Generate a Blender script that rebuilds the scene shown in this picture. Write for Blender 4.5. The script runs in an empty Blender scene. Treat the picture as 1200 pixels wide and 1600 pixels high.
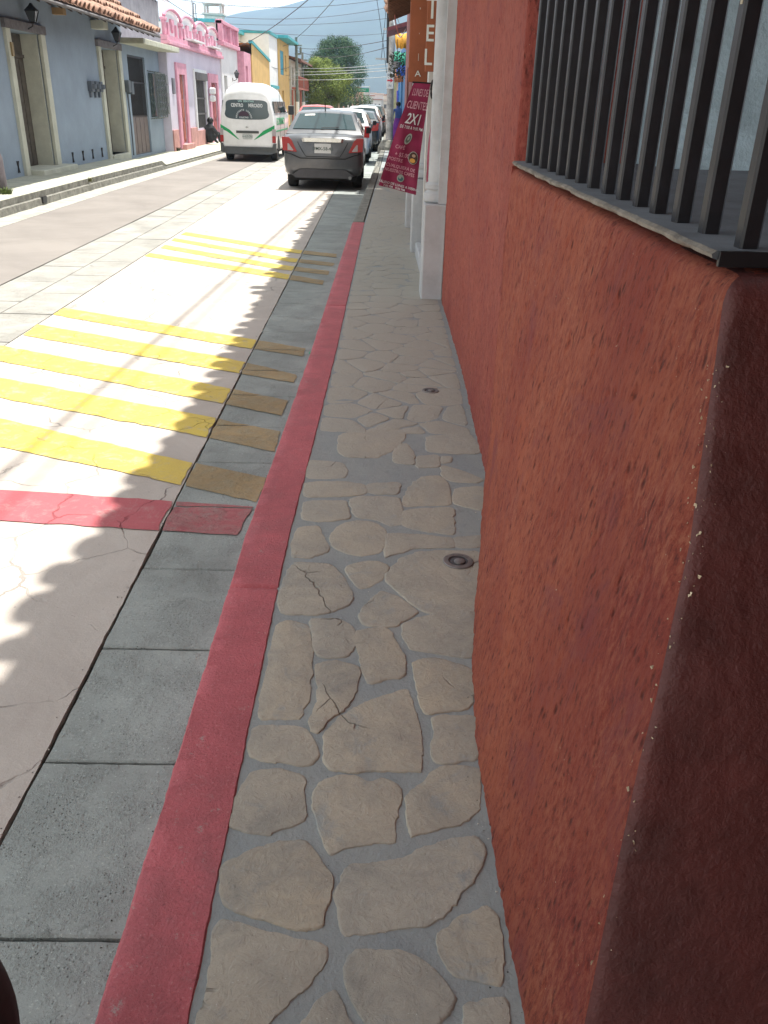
import bpy, bmesh, math, random
from math import pi, sin, cos, radians as R
from mathutils import Vector, Matrix, noise
random.seed(7)
S = bpy.context.scene
C = S.collection
# ---------------------------------------------------------------- camera
cd = bpy.data.cameras.new('camera'); cam = bpy.data.objects.new('camera', cd); C.objects.link(cam); S.camera = cam
cd.sensor_fit = 'VERTICAL'; cd.sensor_height = 24.0; cd.lens = 1300/1600*24; cd.clip_start = .02; cd.clip_end = 9000
cam.matrix_world = Matrix(((0.9996621543828829, -0.020376441844737803, -0.016136223607816188, 0),
                           (-0.005510857720369857, 0.44054401550212396, -0.8977140975012313, 0),
                           (0.02540093584416263, 0.897499733160413, 0.4402828879654856, 1.62), (0, 0, 0, 1)))
# ---------------------------------------------------------------- sky and sun
SUN_X, SUN_Y = .15, .13                      # horizontal run of the sun direction for one unit of height (right, ahead)
sdir = Vector((SUN_X, SUN_Y, 1)).normalized()
w = bpy.data.worlds.new('World'); S.world = w; w.use_nodes = True
nt = w.node_tree; nt.nodes.clear()
def N(t, ty, **k):
    n = t.nodes.new(ty)
    for a, b in k.items():
        if a[0] == '_': n.inputs[a[1:].replace('_', ' ')].default_value = b
        else: setattr(n, a, b)
    return n
sky = N(nt, 'ShaderNodeTexSky', sky_type='NISHITA', sun_disc=False, sun_elevation=math.asin(sdir.z), sun_rotation=math.atan2(SUN_X, SUN_Y), air_density=1.2, dust_density=2.0)
b1 = N(nt, 'ShaderNodeBackground'); b1.inputs[1].default_value = .085; nt.links.new(sky.outputs[0], b1.inputs[0])
b2 = N(nt, 'ShaderNodeBackground'); b2.inputs[0].default_value = (.98, .97, .93, 1); b2.inputs[1].default_value = .72
tc = N(nt, 'ShaderNodeTexCoord'); ns = N(nt, 'ShaderNodeTexNoise'); ns.inputs['Scale'].default_value = 2.2; ns.inputs['Detail'].default_value = 6
nt.links.new(tc.outputs['Generated'], ns.inputs['Vector'])
cr = N(nt, 'ShaderNodeMapRange'); cr.inputs[1].default_value = .32; cr.inputs[2].default_value = .58; cr.inputs[3].default_value = .55; cr.inputs[4].default_value = .97
nt.links.new(ns.outputs[0], cr.inputs[0])
sx_ = N(nt, 'ShaderNodeSeparateXYZ'); nt.links.new(tc.outputs['Generated'], sx_.inputs[0])
hr = N(nt, 'ShaderNodeMapRange'); hr.inputs[1].default_value = .06; hr.inputs[2].default_value = .45; hr.inputs[3].default_value = 1.15; hr.inputs[4].default_value = .74; nt.links.new(sx_.outputs[2], hr.inputs[0]); nt.links.new(hr.outputs[0], b2.inputs[1])   # hazy sky, brightest low down
mx = N(nt, 'ShaderNodeMixShader'); nt.links.new(cr.outputs[0], mx.inputs[0]); nt.links.new(b1.outputs[0], mx.inputs[1]); nt.links.new(b2.outputs[0], mx.inputs[2])
wo = N(nt, 'ShaderNodeOutputWorld'); nt.links.new(mx.outputs[0], wo.inputs[0])
sd = bpy.data.lights.new('sun', 'SUN'); sd.energy = 4.4; sd.angle = R(1.0); sd.color = (1, .96, .88)
so = bpy.data.objects.new('sun', sd); C.objects.link(so); so.rotation_euler = sdir.to_track_quat('Z', 'Y').to_euler(); so.location = (3, 3, 20)
S.view_settings.view_transform = 'Standard'; S.view_settings.look = 'None'; S.view_settings.exposure = 1.05; S.view_settings.gamma = 1
S.cycles.max_bounces = 8; S.cycles.diffuse_bounces = 5; S.cycles.volume_bounces = 1

# ---------------------------------------------------------------- mesh builder
def auto_smooth(me, ang=40):
    me.polygons.foreach_set('use_smooth', [True]*len(me.polygons))
    try: me.set_sharp_from_angle(angle=R(ang))
    except Exception: pass
class B:
    def __init__(s): s.v = []; s.f = []; s.m = []; s.cur = 0
    def add(s, vs, fs, m=None):
        o = len(s.v); s.v += [tuple(x) for x in vs]; m = s.cur if m is None else m
        for f in fs: s.f.append(tuple(i+o for i in f)); s.m.append(m)
        return s
    def box(s, x0, x1, y0, y1, z0, z1, m=None, bev=0):
        if x0 > x1: x0, x1 = x1, x0
        if y0 > y1: y0, y1 = y1, y0
        if z0 > z1: z0, z1 = z1, z0
        if bev:
            e = bev
            def ring(d, z): return [(x0+d, y0+e, z), (x0+e, y0+d, z)] if 0 else [(x0+d+e, y0+d, z), (x1-d-e, y0+d, z), (x1-d, y0+d+e, z), (x1-d, y1-d-e, z), (x1-d-e, y1-d, z), (x0+d+e, y1-d, z), (x0+d, y1-d-e, z), (x0+d, y0+d+e, z)]
            return s.rings([ring(e, z0), ring(0, z0+e), ring(0, z1-e), ring(e, z1)], m=m, cap=True)
        return s.add([(x0,y0,z0),(x1,y0,z0),(x1,y1,z0),(x0,y1,z0),(x0,y0,z1),(x1,y0,z1),(x1,y1,z1),(x0,y1,z1)],
              [(0,3,2,1),(4,5,6,7),(0,1,5,4),(1,2,6,5),(2,3,7,6),(3,0,4,7)], m)
    def rings(s, rs, m=None, cap=True, close=True):
        n = len(rs[0]); vs = [p for r in rs for p in r]; fs = []
        for k in range(len(rs)-1):
            for i in range(n if close else n-1):
                j = (i+1) % n; fs.append((k*n+i, k*n+j, (k+1)*n+j, (k+1)*n+i))
        if cap: fs.append(tuple(range(n-1, -1, -1))); fs.append(tuple((len(rs)-1)*n+i for i in range(n)))
        return s.add(vs, fs, m)
    def tube(s, pts, r, n=8, m=None, cap=True):
        pts = [Vector(p) for p in pts]; rs = []
        for i, p in enumerate(pts):
            d = (pts[min(i+1, len(pts)-1)] - pts[max(i-1, 0)]).normalized()
            a = d.cross(Vector((0, 0, 1)));
            if a.length < .05: a = d.cross(Vector((0, 1, 0)))
            a.normalize(); b = a.cross(d).normalized(); rr = r[i] if isinstance(r, (list, tuple)) else r
            rs.append([p + a*cos(2*pi*k/n)*rr + b*sin(2*pi*k/n)*rr for k in range(n)])
        return s.rings(rs, m, cap)
    def lathe(s, cx, cy, prof, n=20, m=None, a0=0, a1=2*pi, cap=True):
        full = abs(a1-a0-2*pi) < 1e-6
        rs = [[(cx+r*cos(a0+(a1-a0)*k/(n if full else n-1)), cy+r*sin(a0+(a1-a0)*k/(n if full else n-1)), z) for k in range(n)] for r, z in prof]
        return s.rings(rs, m, cap=cap, close=full)
    def prism(s, poly, ax, d0, d1, m=None):      # poly in the plane perpendicular to axis ax, extruded d0..d1
        def P(p, d): return (d, p[0], p[1]) if ax == 'x' else (p[0], d, p[1]) if ax == 'y' else (p[0], p[1], d)
        return s.rings([[P(p, d0) for p in poly], [P(p, d1) for p in poly]], m)
    def disc(s, c, r, ax='y', t=.01, n=24, m=None, ry=None):
        ry = ry or r; poly = [(c[{'x':1,'y':0,'z':0}[ax]]+r*cos(2*pi*k/n), c[{'x':2,'y':2,'z':1}[ax]]+ry*sin(2*pi*k/n)) for k in range(n)]
        d = c[{'x':0,'y':1,'z':2}[ax]]; return s.prism(poly, ax, d, d+t, m)
    def build(s, name, mats, parent=None, smooth=None, loc=None, split=False):
        me = bpy.data.meshes.new(name); me.from_pydata(s.v, [], s.f)
        if not isinstance(mats, (list, tuple)): mats = [mats]
        for mm in mats: me.materials.append(mm)
        me.polygons.foreach_set('material_index', s.m)
        bm = bmesh.new(); bm.from_mesh(me); bmesh.ops.recalc_face_normals(bm, faces=bm.faces); bm.to_mesh(me); bm.free()
        if smooth: auto_smooth(me, smooth)
        me.update()
        if split: return s.split(me, name, parent)
        o = bpy.data.objects.new(name, me); C.objects.link(o)
        if parent:
            o.parent = parent
            if parent.type == 'EMPTY' and not loc: o.location = (0, 0, 0)
        if loc: o.location = loc
        return o
def _split(s, me, name, parent):      # one object per separate piece
    n = len(me.vertices); par = list(range(n))
    def root(i):
        while par[i] != i: par[i] = par[par[i]]; i = par[i]
        return i
    for p in me.polygons:
        vs = list(p.vertices)
        for v in vs[1:]: par[root(v)] = root(vs[0])
    groups = {}
    for p in me.polygons: groups.setdefault(root(p.vertices[0]), []).append(p)
    out = []
    for ps in groups.values():
        idx = sorted({v for p in ps for v in p.vertices}); mp = {v: i for i, v in enumerate(idx)}
        m2 = bpy.data.meshes.new(name); m2.from_pydata([tuple(me.vertices[v].co) for v in idx], [], [[mp[v] for v in p.vertices] for p in ps])
        for mm in me.materials: m2.materials.append(mm)
        m2.polygons.foreach_set('material_index', [p.material_index for p in ps]); m2.polygons.foreach_set('use_smooth', [p.use_smooth for p in ps]); m2.update()
        o = bpy.data.objects.new(name, m2); C.objects.link(o)
        if parent: o.parent = parent
        out.append(o)
    return out
B.split = _split
def tag(o, label=None, cat=None, group=None, kind=None):
    if label: o['label'] = label
    if cat: o['category'] = cat
    if group: o['group'] = group
    if kind: o['kind'] = kind
    return o
def thing(name, label, cat, loc=(0, 0, 0), rz=0, group=None):
    o = bpy.data.objects.new(name, None); C.objects.link(o); o.location = loc; o.rotation_euler = (0, 0, rz); o.empty_display_size = .2
    return tag(o, label, cat, group)
def base_at(o, loc):
    """put a thing's origin at its base without moving what it carries"""
    loc = Vector(loc); o.location = loc
    for c in o.children: c.location = Vector(c.location) - loc
    return o
def rebase(o, loc):
    loc = Vector(loc); o.data.transform(Matrix.Translation(-loc)); o.location = loc
    for c in o.children: c.location = Vector(c.location) - loc
    return o
def copy_tree(o, parent=None):
    c = o.copy(); C.objects.link(c)
    if parent: c.parent = parent
    for ch in list(o.children): copy_tree(ch, c)
    return c

# ---------------------------------------------------------------- materials
def newmat(name):
    m = bpy.data.materials.new(name); m.use_nodes = True; t = m.node_tree; t.nodes.clear()
    o = t.nodes.new('ShaderNodeOutputMaterial'); p = t.nodes.new('ShaderNodeBsdfPrincipled'); t.links.new(p.outputs[0], o.inputs[0])
    return m, t, p
def rgba(c): return (c[0], c[1], c[2], 1)
def coords(t, scale=(1, 1, 1)):
    c = t.nodes.new('ShaderNodeTexCoord'); mp = t.nodes.new('ShaderNodeMapping'); mp.inputs['Scale'].default_value = scale
    t.links.new(c.outputs['Object'], mp.inputs[0]); return mp.outputs[0]
def noi(t, v, scale, detail=5, rough=.6, dist=0):
    n = t.nodes.new('ShaderNodeTexNoise'); n.inputs['Scale'].default_value = scale; n.inputs['Detail'].default_value = detail
    n.inputs['Roughness'].default_value = rough; n.inputs['Distortion'].default_value = dist; t.links.new(v, n.inputs['Vector']); return n.outputs[0]
def ramp(t, v, a, b, lo=0, hi=1):
    r = t.nodes.new('ShaderNodeMapRange'); r.inputs[1].default_value = a; r.inputs[2].default_value = b; r.inputs[3].default_value = lo; r.inputs[4].default_value = hi
    t.links.new(v, r.inputs[0]); return r.outputs[0]
def mixc(t, f, a, b, mode='MIX'):
    m = t.nodes.new('ShaderNodeMix'); m.data_type = 'RGBA'; m.blend_type = mode
    def put(i, v):
        if hasattr(v, 'node'): t.links.new(v, m.inputs[i])
        elif isinstance(v, (int, float)): m.inputs[i].default_value = v
        else: m.inputs[i].default_value = rgba(v)
    put(0, f); put(6, a); put(7, b); return m.outputs[2]
def mth(t, op, a, b=0, c=0):
    m = t.nodes.new('ShaderNodeMath'); m.operation = op
    for i, v in enumerate((a, b, c)):
        if hasattr(v, 'node'): t.links.new(v, m.inputs[i])
        else: m.inputs[i].default_value = v
    return m.outputs[0]
def bump(t, p, h, strength=.5, dist=.01, prev=None):
    b = t.nodes.new('ShaderNodeBump'); b.inputs['Strength'].default_value = strength; b.inputs['Distance'].default_value = dist
    t.links.new(h, b.inputs['Height'])
    if prev: t.links.new(prev, b.inputs['Normal'])
    t.links.new(b.outputs[0], p.inputs['Normal']); return b.outputs[0]
def simple(name, col, rough=.7, var=.18, scale=6, bmp=.0, bs=60, bd=.003, metal=0, col2=None, grime=0, coat=0, spec=None):
    m, t, p = newmat(name); v = coords(t)
    c2 = col2 or tuple(x*(1-var) for x in col); c1 = col if col2 else tuple(min(1, x*(1+var*.5)) for x in col)
    f = ramp(t, noi(t, v, scale, 6, .65), .35, .65)
    c = mixc(t, f, c1, c2)
    if grime:
        g = ramp(t, noi(t, v, scale*.35, 8, .75, .6), .52, .72, 0, grime); c = mixc(t, g, c, tuple(x*.45 for x in col))
    t.links.new(c, p.inputs['Base Color']); p.inputs['Roughness'].default_value = rough; p.inputs['Metallic'].default_value = metal
    if coat: p.inputs['Coat Weight'].default_value = coat; p.inputs['Coat Roughness'].default_value = .06
    if spec is not None: p.inputs['Specular IOR Level'].default_value = spec
    if bmp: bump(t, p, noi(t, v, bs, 6, .7), bmp, bd)
    return m
def flat(name, col, rough=.6, metal=0, emit=0):
    return simple(name, col, rough, var=.06, scale=30, metal=metal)
def glass(name, col=(.05, .07, .08), rough=.06):
    m, t, p = newmat(name); v = coords(t); t.links.new(mixc(t, noi(t, v, 2, 2), col, tuple(x*1.5 for x in col)), p.inputs['Base Color'])
    p.inputs['Roughness'].default_value = rough; p.inputs['Specular IOR Level'].default_value = .45; p.inputs['Coat Weight'].default_value = .25; p.inputs['Coat Roughness'].default_value = .03
    return m

def text(s, h, name='lettering', mat=None, parent=None, loc=(0, 0, 0), rot=(pi/2, 0, 0), ext=.003, align='CENTER', sx=1.0, shear=0, bold=0, outline=0):
    cu = bpy.data.curves.new('t', 'FONT'); cu.body = s; cu.size = h*1.38; cu.align_x = align; cu.extrude = ext; cu.resolution_u = 3; cu.shear = shear; cu.offset = bold*h
    o = bpy.data.objects.new('t', cu); C.objects.link(o)
    dg = bpy.context.evaluated_depsgraph_get(); dg.update()
    me = bpy.data.meshes.new_from_object(o.evaluated_get(dg)); bpy.data.objects.remove(o); me.name = name
    me.materials.clear(); me.materials.append(mat)
    me.transform(Matrix.Diagonal((sx, 1, 1, 1)))
    q = bpy.data.objects.new(name, me); C.objects.link(q)
    q.rotation_euler = rot; q.location = loc
    if parent: q.parent = parent
    return q
def textmesh(b, s, h, M, m=0, ext=.002, sx=1, shear=0, bold=0, warp=None, align='CENTER'):
    """lettering baked into a builder: M maps text plane to its place"""
    cu = bpy.data.curves.new('t', 'FONT'); cu.body = s; cu.size = h*1.38; cu.align_x = align; cu.extrude = ext; cu.resolution_u = 2; cu.shear = shear; cu.offset = bold*h
    o = bpy.data.objects.new('t', cu); C.objects.link(o)
    dg = bpy.context.evaluated_depsgraph_get(); dg.update()
    me = bpy.data.meshes.new_from_object(o.evaluated_get(dg)); bpy.data.objects.remove(o)
    vs = [Vector((v.co.x*sx, v.co.y, v.co.z)) for v in me.vertices]
    vs = [warp(v) if warp else M @ v for v in vs]
    b.add(vs, [tuple(p.vertices) for p in me.polygons], m); bpy.data.meshes.remove(me)

# surfaces of the street
def mat_slab(name='concrete_slab', col=(.335, .365, .35), worn=None):
    m, t, p = newmat(name); v = coords(t)
    big = ramp(t, noi(t, v, 2.1, 8, .7, .4), .3, .7); c = mixc(t, big, tuple(x*1.1 for x in col), tuple(x*.70 for x in col))
    if worn: c = mixc(t, ramp(t, noi(t, v, 11, 8, .8, .4), .42, .62, 0, .95), c, worn)
    fine = noi(t, v, 120, 3, .8); c = mixc(t, ramp(t, fine, .60, .70, 0, .75), c, tuple(min(1, x*1.7) for x in col)); c = mixc(t, ramp(t, fine, .42, .30, 0, .75), c, tuple(x*.35 for x in col))
    vo = t.nodes.new('ShaderNodeTexVoronoi'); vo.inputs['Scale'].default_value = 95; t.links.new(v, vo.inputs['Vector'])
    msk = ramp(t, noi(t, v, 5.5, 7, .82), .47, .58)
    pit = mth(t, 'MULTIPLY', ramp(t, vo.outputs[0], .28, .05), msk)
    c = mixc(t, mth(t, 'MULTIPLY', pit, .85), c, tuple(x*.32 for x in col))  # shade of the pits added in colour, since the bump alone stays faint
    st = ramp(t, noi(t, v, 7, 4, .6, 1.5), .64, .74, 0, .55); c = mixc(t, st, c, tuple(x*.4 for x in col))
    sb = ramp(t, noi(t, v, 1.1, 3, .5, .6), .50, .66, 0, .35); c = mixc(t, sb, c, tuple(x*.5 for x in col))
    t.links.new(c, p.inputs['Base Color']); p.inputs['Roughness'].default_value = .92
    h = mth(t, 'SUBTRACT', mth(t, 'ADD', mth(t, 'MULTIPLY', fine, .35), mth(t, 'MULTIPLY', noi(t, v, 38, 6, .75), mth(t, 'ADD', .4, msk))), pit)
    bump(t, p, h, .8, .007); return m
def crackmask(t, v, scale, wlo, whi, warp=.12):
    nz = t.nodes.new('ShaderNodeTexNoise'); nz.inputs['Scale'].default_value = 3.2; nz.inputs['Detail'].default_value = 5; t.links.new(v, nz.inputs['Vector'])
    a = t.nodes.new('ShaderNodeVectorMath'); a.operation = 'MULTIPLY_ADD'; t.links.new(nz.outputs[1], a.inputs[0]); a.inputs[1].default_value = (warp*2,)*3; t.links.new(v, a.inputs[2])
    vo = t.nodes.new('ShaderNodeTexVoronoi'); vo.feature = 'DISTANCE_TO_EDGE'; vo.inputs['Scale'].default_value = scale; t.links.new(a.outputs[0], vo.inputs['Vector'])
    return ramp(t, vo.outputs[0], wlo, whi, 1, 0)
def mat_stamped(name, col, col2, paint=0):
    m, t, p = newmat(name); v = coords(t)
    big = ramp(t, noi(t, v, 1.7, 8, .7, .5), .32, .68); c = mixc(t, big, col, col2)
    fine = noi(t, v, 120, 4, .7); c = mixc(t, ramp(t, fine, .55, .75, 0, .3), c, tuple(min(1, x*1.3) for x in col))
    cr = crackmask(t, v, 1.9, .0025, .009)
    brk = ramp(t, noi(t, v, 4.0, 3), .42, .60); cr = mth(t, 'MULTIPLY', cr, brk)
    c = mixc(t, mth(t, 'MULTIPLY', cr, .50), c, tuple(x*.35 for x in col2))
    st = ramp(t, noi(t, v, 11, 3, .5, 1.5), .71, .76, 0, .5); c = mixc(t, st, c, (.09, .09, .10))
    if paint:
        wear = ramp(t, noi(t, v, 9, 9, .82, .5), .52, .66, 0, paint); c = mixc(t, wear, c, (.42, .37, .34))
    t.links.new(c, p.inputs['Base Color']); p.inputs['Roughness'].default_value = .85
    h = mth(t, 'SUBTRACT', mth(t, 'ADD', mth(t, 'MULTIPLY', fine, .25), mth(t, 'MULTIPLY', noi(t, v, 22, 6, .7), .8)), mth(t, 'MULTIPLY', cr, 1.4))
    bump(t, p, h, .7, .007); return m
def mat_redwall(name='red_plaster', A=(.46, .118, .062), Bc=(.30, .052, .038), Hc=(.50, .175, .10)):
    m, t, p = newmat(name); v = coords(t, (1, 1, .30)); v0 = coords(t)
    big = ramp(t, noi(t, v0, 1.3, 6, .65, .4), .34, .66)
    c = mixc(t, big, A, Bc)
    streak = noi(t, v, 84, 9, .84, .12); s2 = noi(t, v0, 130, 5, .75); pl = noi(t, v0, 7, 5, .6)
    c = mixc(t, mth(t, 'MULTIPLY', ramp(t, streak, .49, .60, 0, .9), ramp(t, noi(t, v0, 2.2, 4, .6), .38, .62, .15, 1)), c, Hc); c = mixc(t, ramp(t, streak, .48, .38, 0, .9), c, (.13, .030, .025))  # relief shading painted in: lighter crests, darker grooves
    c = mixc(t, ramp(t, noi(t, v0, 3.1, 6, .7, .8), .54, .68, 0, .55), c, (.24, .060, .070))
    hh = mth(t, 'ADD', mth(t, 'MULTIPLY', streak, 1.0), mth(t, 'ADD', mth(t, 'MULTIPLY', s2, .35), mth(t, 'MULTIPLY', pl, .9)))
    # pits: the shade of the hollows goes into the colour as well as the bump
    vo = t.nodes.new('ShaderNodeTexVoronoi'); vo.inputs['Scale'].default_value = 62; t.links.new(v, vo.inputs['Vector'])
    pit = mth(t, 'MULTIPLY', ramp(t, vo.outputs[0], .36, .12), ramp(t, noi(t, v0, 17, 4, .7), .48, .58))
    c = mixc(t, mth(t, 'MULTIPLY', pit, .85), c, (.10, .022, .018))
    # knocked-off paint: tiny pale chips
    ch = mth(t, 'MULTIPLY', ramp(t, noi(t, v0, 150, 2, .4), .735, .75), ramp(t, noi(t, v0, 9, 3), .55, .66)); c = mixc(t, ch, c, (.62, .50, .36))
    t.links.new(c, p.inputs['Base Color']); p.inputs['Roughness'].default_value = .8; p.inputs['Specular IOR Level'].default_value = .35
    bump(t, p, mth(t, 'SUBTRACT', hh, mth(t, 'MULTIPLY', pit, .8)), 1.0, .011); return m
def mat_stone():
    m, t, p = newmat('flagstone'); v = coords(t)
    at = t.nodes.new('ShaderNodeAttribute'); at.attribute_name = 'wear'; g = t.nodes.new('ShaderNodeNewGeometry')
    rnd = g.outputs['Random Per Island']
    base = mixc(t, rnd, (.45, .385, .295), (.415, .38, .32)); base = mixc(t, ramp(t, noi(t, v, 5, 7, .7, .5), .4, .7), base, (.27, .255, .225))
    base = mixc(t, ramp(t, noi(t, v, 24, 6, .7), .5, .75, 0, .5), base, (.43, .39, .32))
    base = mixc(t, ramp(t, noi(t, v, 7, 7, .75, .8), .56, .70, 0, .75), base, (.27, .295, .30))
    c = mixc(t, at.outputs['Fac'], base, (.36, .34, .295))  # stones even out with distance: wear, plus veiling glare put into the colour
    ck = mth(t, 'MULTIPLY', crackmask(t, v, 3.1, .002, .009, .1), ramp(t, noi(t, v, 2.7, 2), .60, .66)); c = mixc(t, mth(t, 'MULTIPLY', ck, .4), c, (.10, .09, .08))
    fine = noi(t, v, 110, 4, .8); c = mixc(t, ramp(t, fine, .58, .72, 0, .5), c, (.50, .47, .41)); c = mixc(t, ramp(t, fine, .42, .30, 0, .5), c, (.17, .155, .13))
    sp = ramp(t, noi(t, v, 210, 1, .3), .80, .815, 0, .8); c = mixc(t, sp, c, (.6, .6, .56))
    t.links.new(c, p.inputs['Base Color']); p.inputs['Roughness'].default_value = .82
    h = mth(t, 'SUBTRACT', mth(t, 'ADD', mth(t, 'MULTIPLY', fine, .2), noi(t, v, 26, 7, .72, .6)), mth(t, 'MULTIPLY', ck, 1.2)); bump(t, p, h, .85, .008); return m
def mat_mortar():
    m, t, p = newmat('pavement_mortar'); v = coords(t)
    c = mixc(t, ramp(t, noi(t, v, 3.5, 7, .7, .5), .35, .65), (.25, .272, .278), (.30, .315, .305)); c = mixc(t, ramp(t, noi(t, v, 18, 5, .7), .55, .75, 0, .6), c, (.17, .19, .20))
    fine = noi(t, v, 160, 3, .7); c = mixc(t, ramp(t, fine, .63, .75, 0, .4), c, (.42, .43, .42))
    t.links.new(c, p.inputs['Base Color']); p.inputs['Roughness'].default_value = .85
    bump(t, p, mth(t, 'ADD', mth(t, 'MULTIPLY', fine, .3), noi(t, v, 30, 6, .7)), .7, .008); return m
def mat_redpaint(name='red_kerb_paint', col=(.53, .12, .14)):
    m, t, p = newmat(name); v = coords(t)
    c = mixc(t, ramp(t, noi(t, v, 4, 7, .7, .4), .35, .65), col, tuple(x*.72 for x in col)); fine = noi(t, v, 130, 4, .7)
    c = mixc(t, ramp(t, fine, .58, .70, 0, .6), c, (.62, .30, .30)); c = mixc(t, ramp(t, fine, .42, .32, 0, .7), c, (.20, .045, .05)); c = mixc(t, ramp(t, noi(t, v, 22, 8, .88), .60, .65, 0, .8), c, (.38, .33, .31)); c = mixc(t, ramp(t, noi(t, v, 2.3, 6, .75, .6), .50, .70, 0, .5), c, (.26, .09, .10))
    t.links.new(c, p.inputs['Base Color']); p.inputs['Roughness'].default_value = .75
    bump(t, p, mth(t, 'ADD', mth(t, 'MULTIPLY', fine, .6), noi(t, v, 45, 6, .75)), .9, .006); return m
def mat_asphalt():
    m, t, p = newmat('worn_asphalt'); v = coords(t)
    c = mixc(t, ramp(t, noi(t, v, .9, 7, .7, .5), .35, .65), (.26, .235, .215), (.20, .18, .165)); fine = noi(t, v, 90, 3, .7); c = mixc(t, ramp(t, fine, .55, .75, 0, .5), c, (.30, .28, .26))
    c = mixc(t, ramp(t, noi(t, v, 14, 4, .6), .66, .72, 0, .5), c, (.36, .34, .31))
    t.links.new(c, p.inputs['Base Color']); p.inputs['Roughness'].default_value = .9; bump(t, p, fine, .6, .006); return m
M_slab = mat_slab(); M_slab2 = mat_slab('sunlit_lane_slab', (.37, .36, .33)); M_stamp = mat_stamped('stamped_concrete', (.50, .455, .41), (.40, .355, .32))
M_yel = mat_stamped('yellow_road_paint', (.66, .51, .09), (.56, .41, .10), .7); M_yel2 = mat_slab('worn_shaded_yellow', (.39, .285, .15), (.33, .285, .19)); M_redroad = mat_stamped('red_road_paint', (.45, .11, .125), (.37, .085, .10), .4); M_redroad2 = mat_slab('worn_red_on_slab', (.40, .12, .13), (.34, .21, .20))  # slab yellow: real wear, plus the eave's shade put into a duller colour
M_wall = mat_redwall(); M_wall2 = mat_redwall('red_plaster_smoother', (.43, .108, .076), (.33, .066, .052), (.47, .15, .105)); M_maroon = simple('maroon_side_shade', (.10, .023, .020), .55, .35, 5, .9, 26, .008, grime=.3); M_stone = mat_stone(); M_mort = mat_mortar(); M_kred = mat_redpaint(); M_asph = mat_asphalt()  # maroon of the side face has that face's shade put into its colour
M_gap = simple('joint_dirt', (.12, .12, .108), .95, .4, 40, .6, 90)
M_conc = simple('plain_concrete', (.40, .39, .345), .9, .25, 5, .6, 70, grime=.5)
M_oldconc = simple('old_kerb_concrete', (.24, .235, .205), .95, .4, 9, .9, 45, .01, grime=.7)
M_steel = simple('dark_painted_iron', (.012, .012, .015), .42, .3, 20, .25, 120, .001)
M_black = simple('black_plastic', (.018, .018, .02), .5, .2, 10); M_white = simple('white_paint', (.72, .71, .68), .6, .08, 6, .2, 60)
M_rubber = simple('tyre_rubber', (.02, .02, .02), .8, .2, 30)
# ================================================================ ground, road, pavements
def struct(o): o['kind'] = 'structure'; return o
KX = [(-6, -.48), (.9, -.48), (2.8, -.48), (3.8, -.455), (5.6, -.42), (12, -.34), (20, -.16), (33, .10), (50, .33), (90, .8), (260, 2.5)]   # right kerb, road side
LX = [(-6, -5.55), (12.7, -5.45), (17.3, -5.45), (22.6, -5.34), (30, -5.2), (50, -4.95), (90, -4.5), (260, -3.5)]                         # left kerb
def lin(tab, y):
    if y <= tab[0][0]: return tab[0][1]
    for (a, p), (b, q) in zip(tab, tab[1:]):
        if y <= b: return p + (q-p)*(y-a)/(b-a)
    return tab[-1][1]
g = B(); g.add([(-4000, -60, -.06), (4000, -60, -.06), (4000, 6000, -.06), (-4000, 6000, -.06)], [(0, 1, 2, 3)])
struct(g.build('ground', simple('dry_earth', (.16, .15, .12), .95, .3, .05)))
def strip(name, fl, fr, ys, z, mat, crown=0):
    b = B(); rs = []
    for y in ys: rs.append([(fl(y), y, z), (fr(y), y, z)])
    b.rings(rs, cap=False, close=False); o = b.build(name, mat); return struct(o)
YS = [-6, 0, 4, 8, 12, 16, 20, 26, 33, 42, 60, 90, 150, 260]
strip('road_bed', lambda y: lin(LX, y)-.05, lambda y: lin(KX, y)+.02, YS, -.022, M_gap)
# asphalt lane on the left, pale gutter strip by the far kerb
strip('road_lane', lambda y: lin(LX, y)+.42, lambda y: -3.52+max(0, (y-40))*.012, YS, .002, M_asph)
strip('gutter', lambda y: lin(LX, y)-.02, lambda y: lin(LX, y)+.415, YS, .003, M_conc)
b = B(); ys_ = [-6+i*.04 for i in range(500)]+[14+i for i in range(47)]
b.rings([[(-2.635, y, -.02), (-2.635, y, 0), (-.8785+.006*noise.noise(Vector((y*5, 1, 2)))+.004*noise.noise(Vector((y*24, 1, 2))), y, 0), (-.880, y, -.02)] for y in ys_]); struct(b.build('patterned_road', M_stamp))
b = B(); b.add([(-3.5, 60.0, -.001), (.5, 60.0, -.001), (2.4, 260, -.001), (-1.2, 260, -.001)], [(0, 1, 2, 3)]); struct(b.build('road_far', M_asph))
# slab strip along the red kerb
b = B(); y = 1.215-.525*9; k = 0; joints = []
while y < 60:
    L = .525+random.uniform(-.012, .012); 
    if y > 30: L = 2
    joints.append(y); a = random.uniform(-.002, .002); x1 = lin(KX, y+.2)-.003; x0 = -.872+random.uniform(-.002, .006)
    n = 10 if y < 4 else 1; gap = .004+random.random()*.004
    # top outline with slightly broken edges
    def edge(p, q, n):
        out = []
        for i in range(n):
            s = i/n; d = .0035*noise.noise(Vector((p[0]*9+s*7, p[1]*9+s*5, k)))
            out.append((p[0]+(q[0]-p[0])*s+d, p[1]+(q[1]-p[1])*s+d))
        return out
    cs = [(x0, y+gap), (x1, y+gap), (x1, y+L-gap*.3), (x0, y+L-gap*.3)]
    ol = []
    for i in range(4): ol += edge(cs[i], cs[(i+1) % 4], n)
    cx, cy = (x0+x1)/2, y+L/2
    def ins(e): return [(px+(cx-px)*e/.25, py+(cy-py)*e/.25) for px, py in ol]
    b.rings([[(px, py, -.03) for px, py in ol], [(px, py, a-.005) for px, py in ol], [(px, py, a) for px, py in ins(.005)]], cap=True)
    y += L; k += 1
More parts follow.
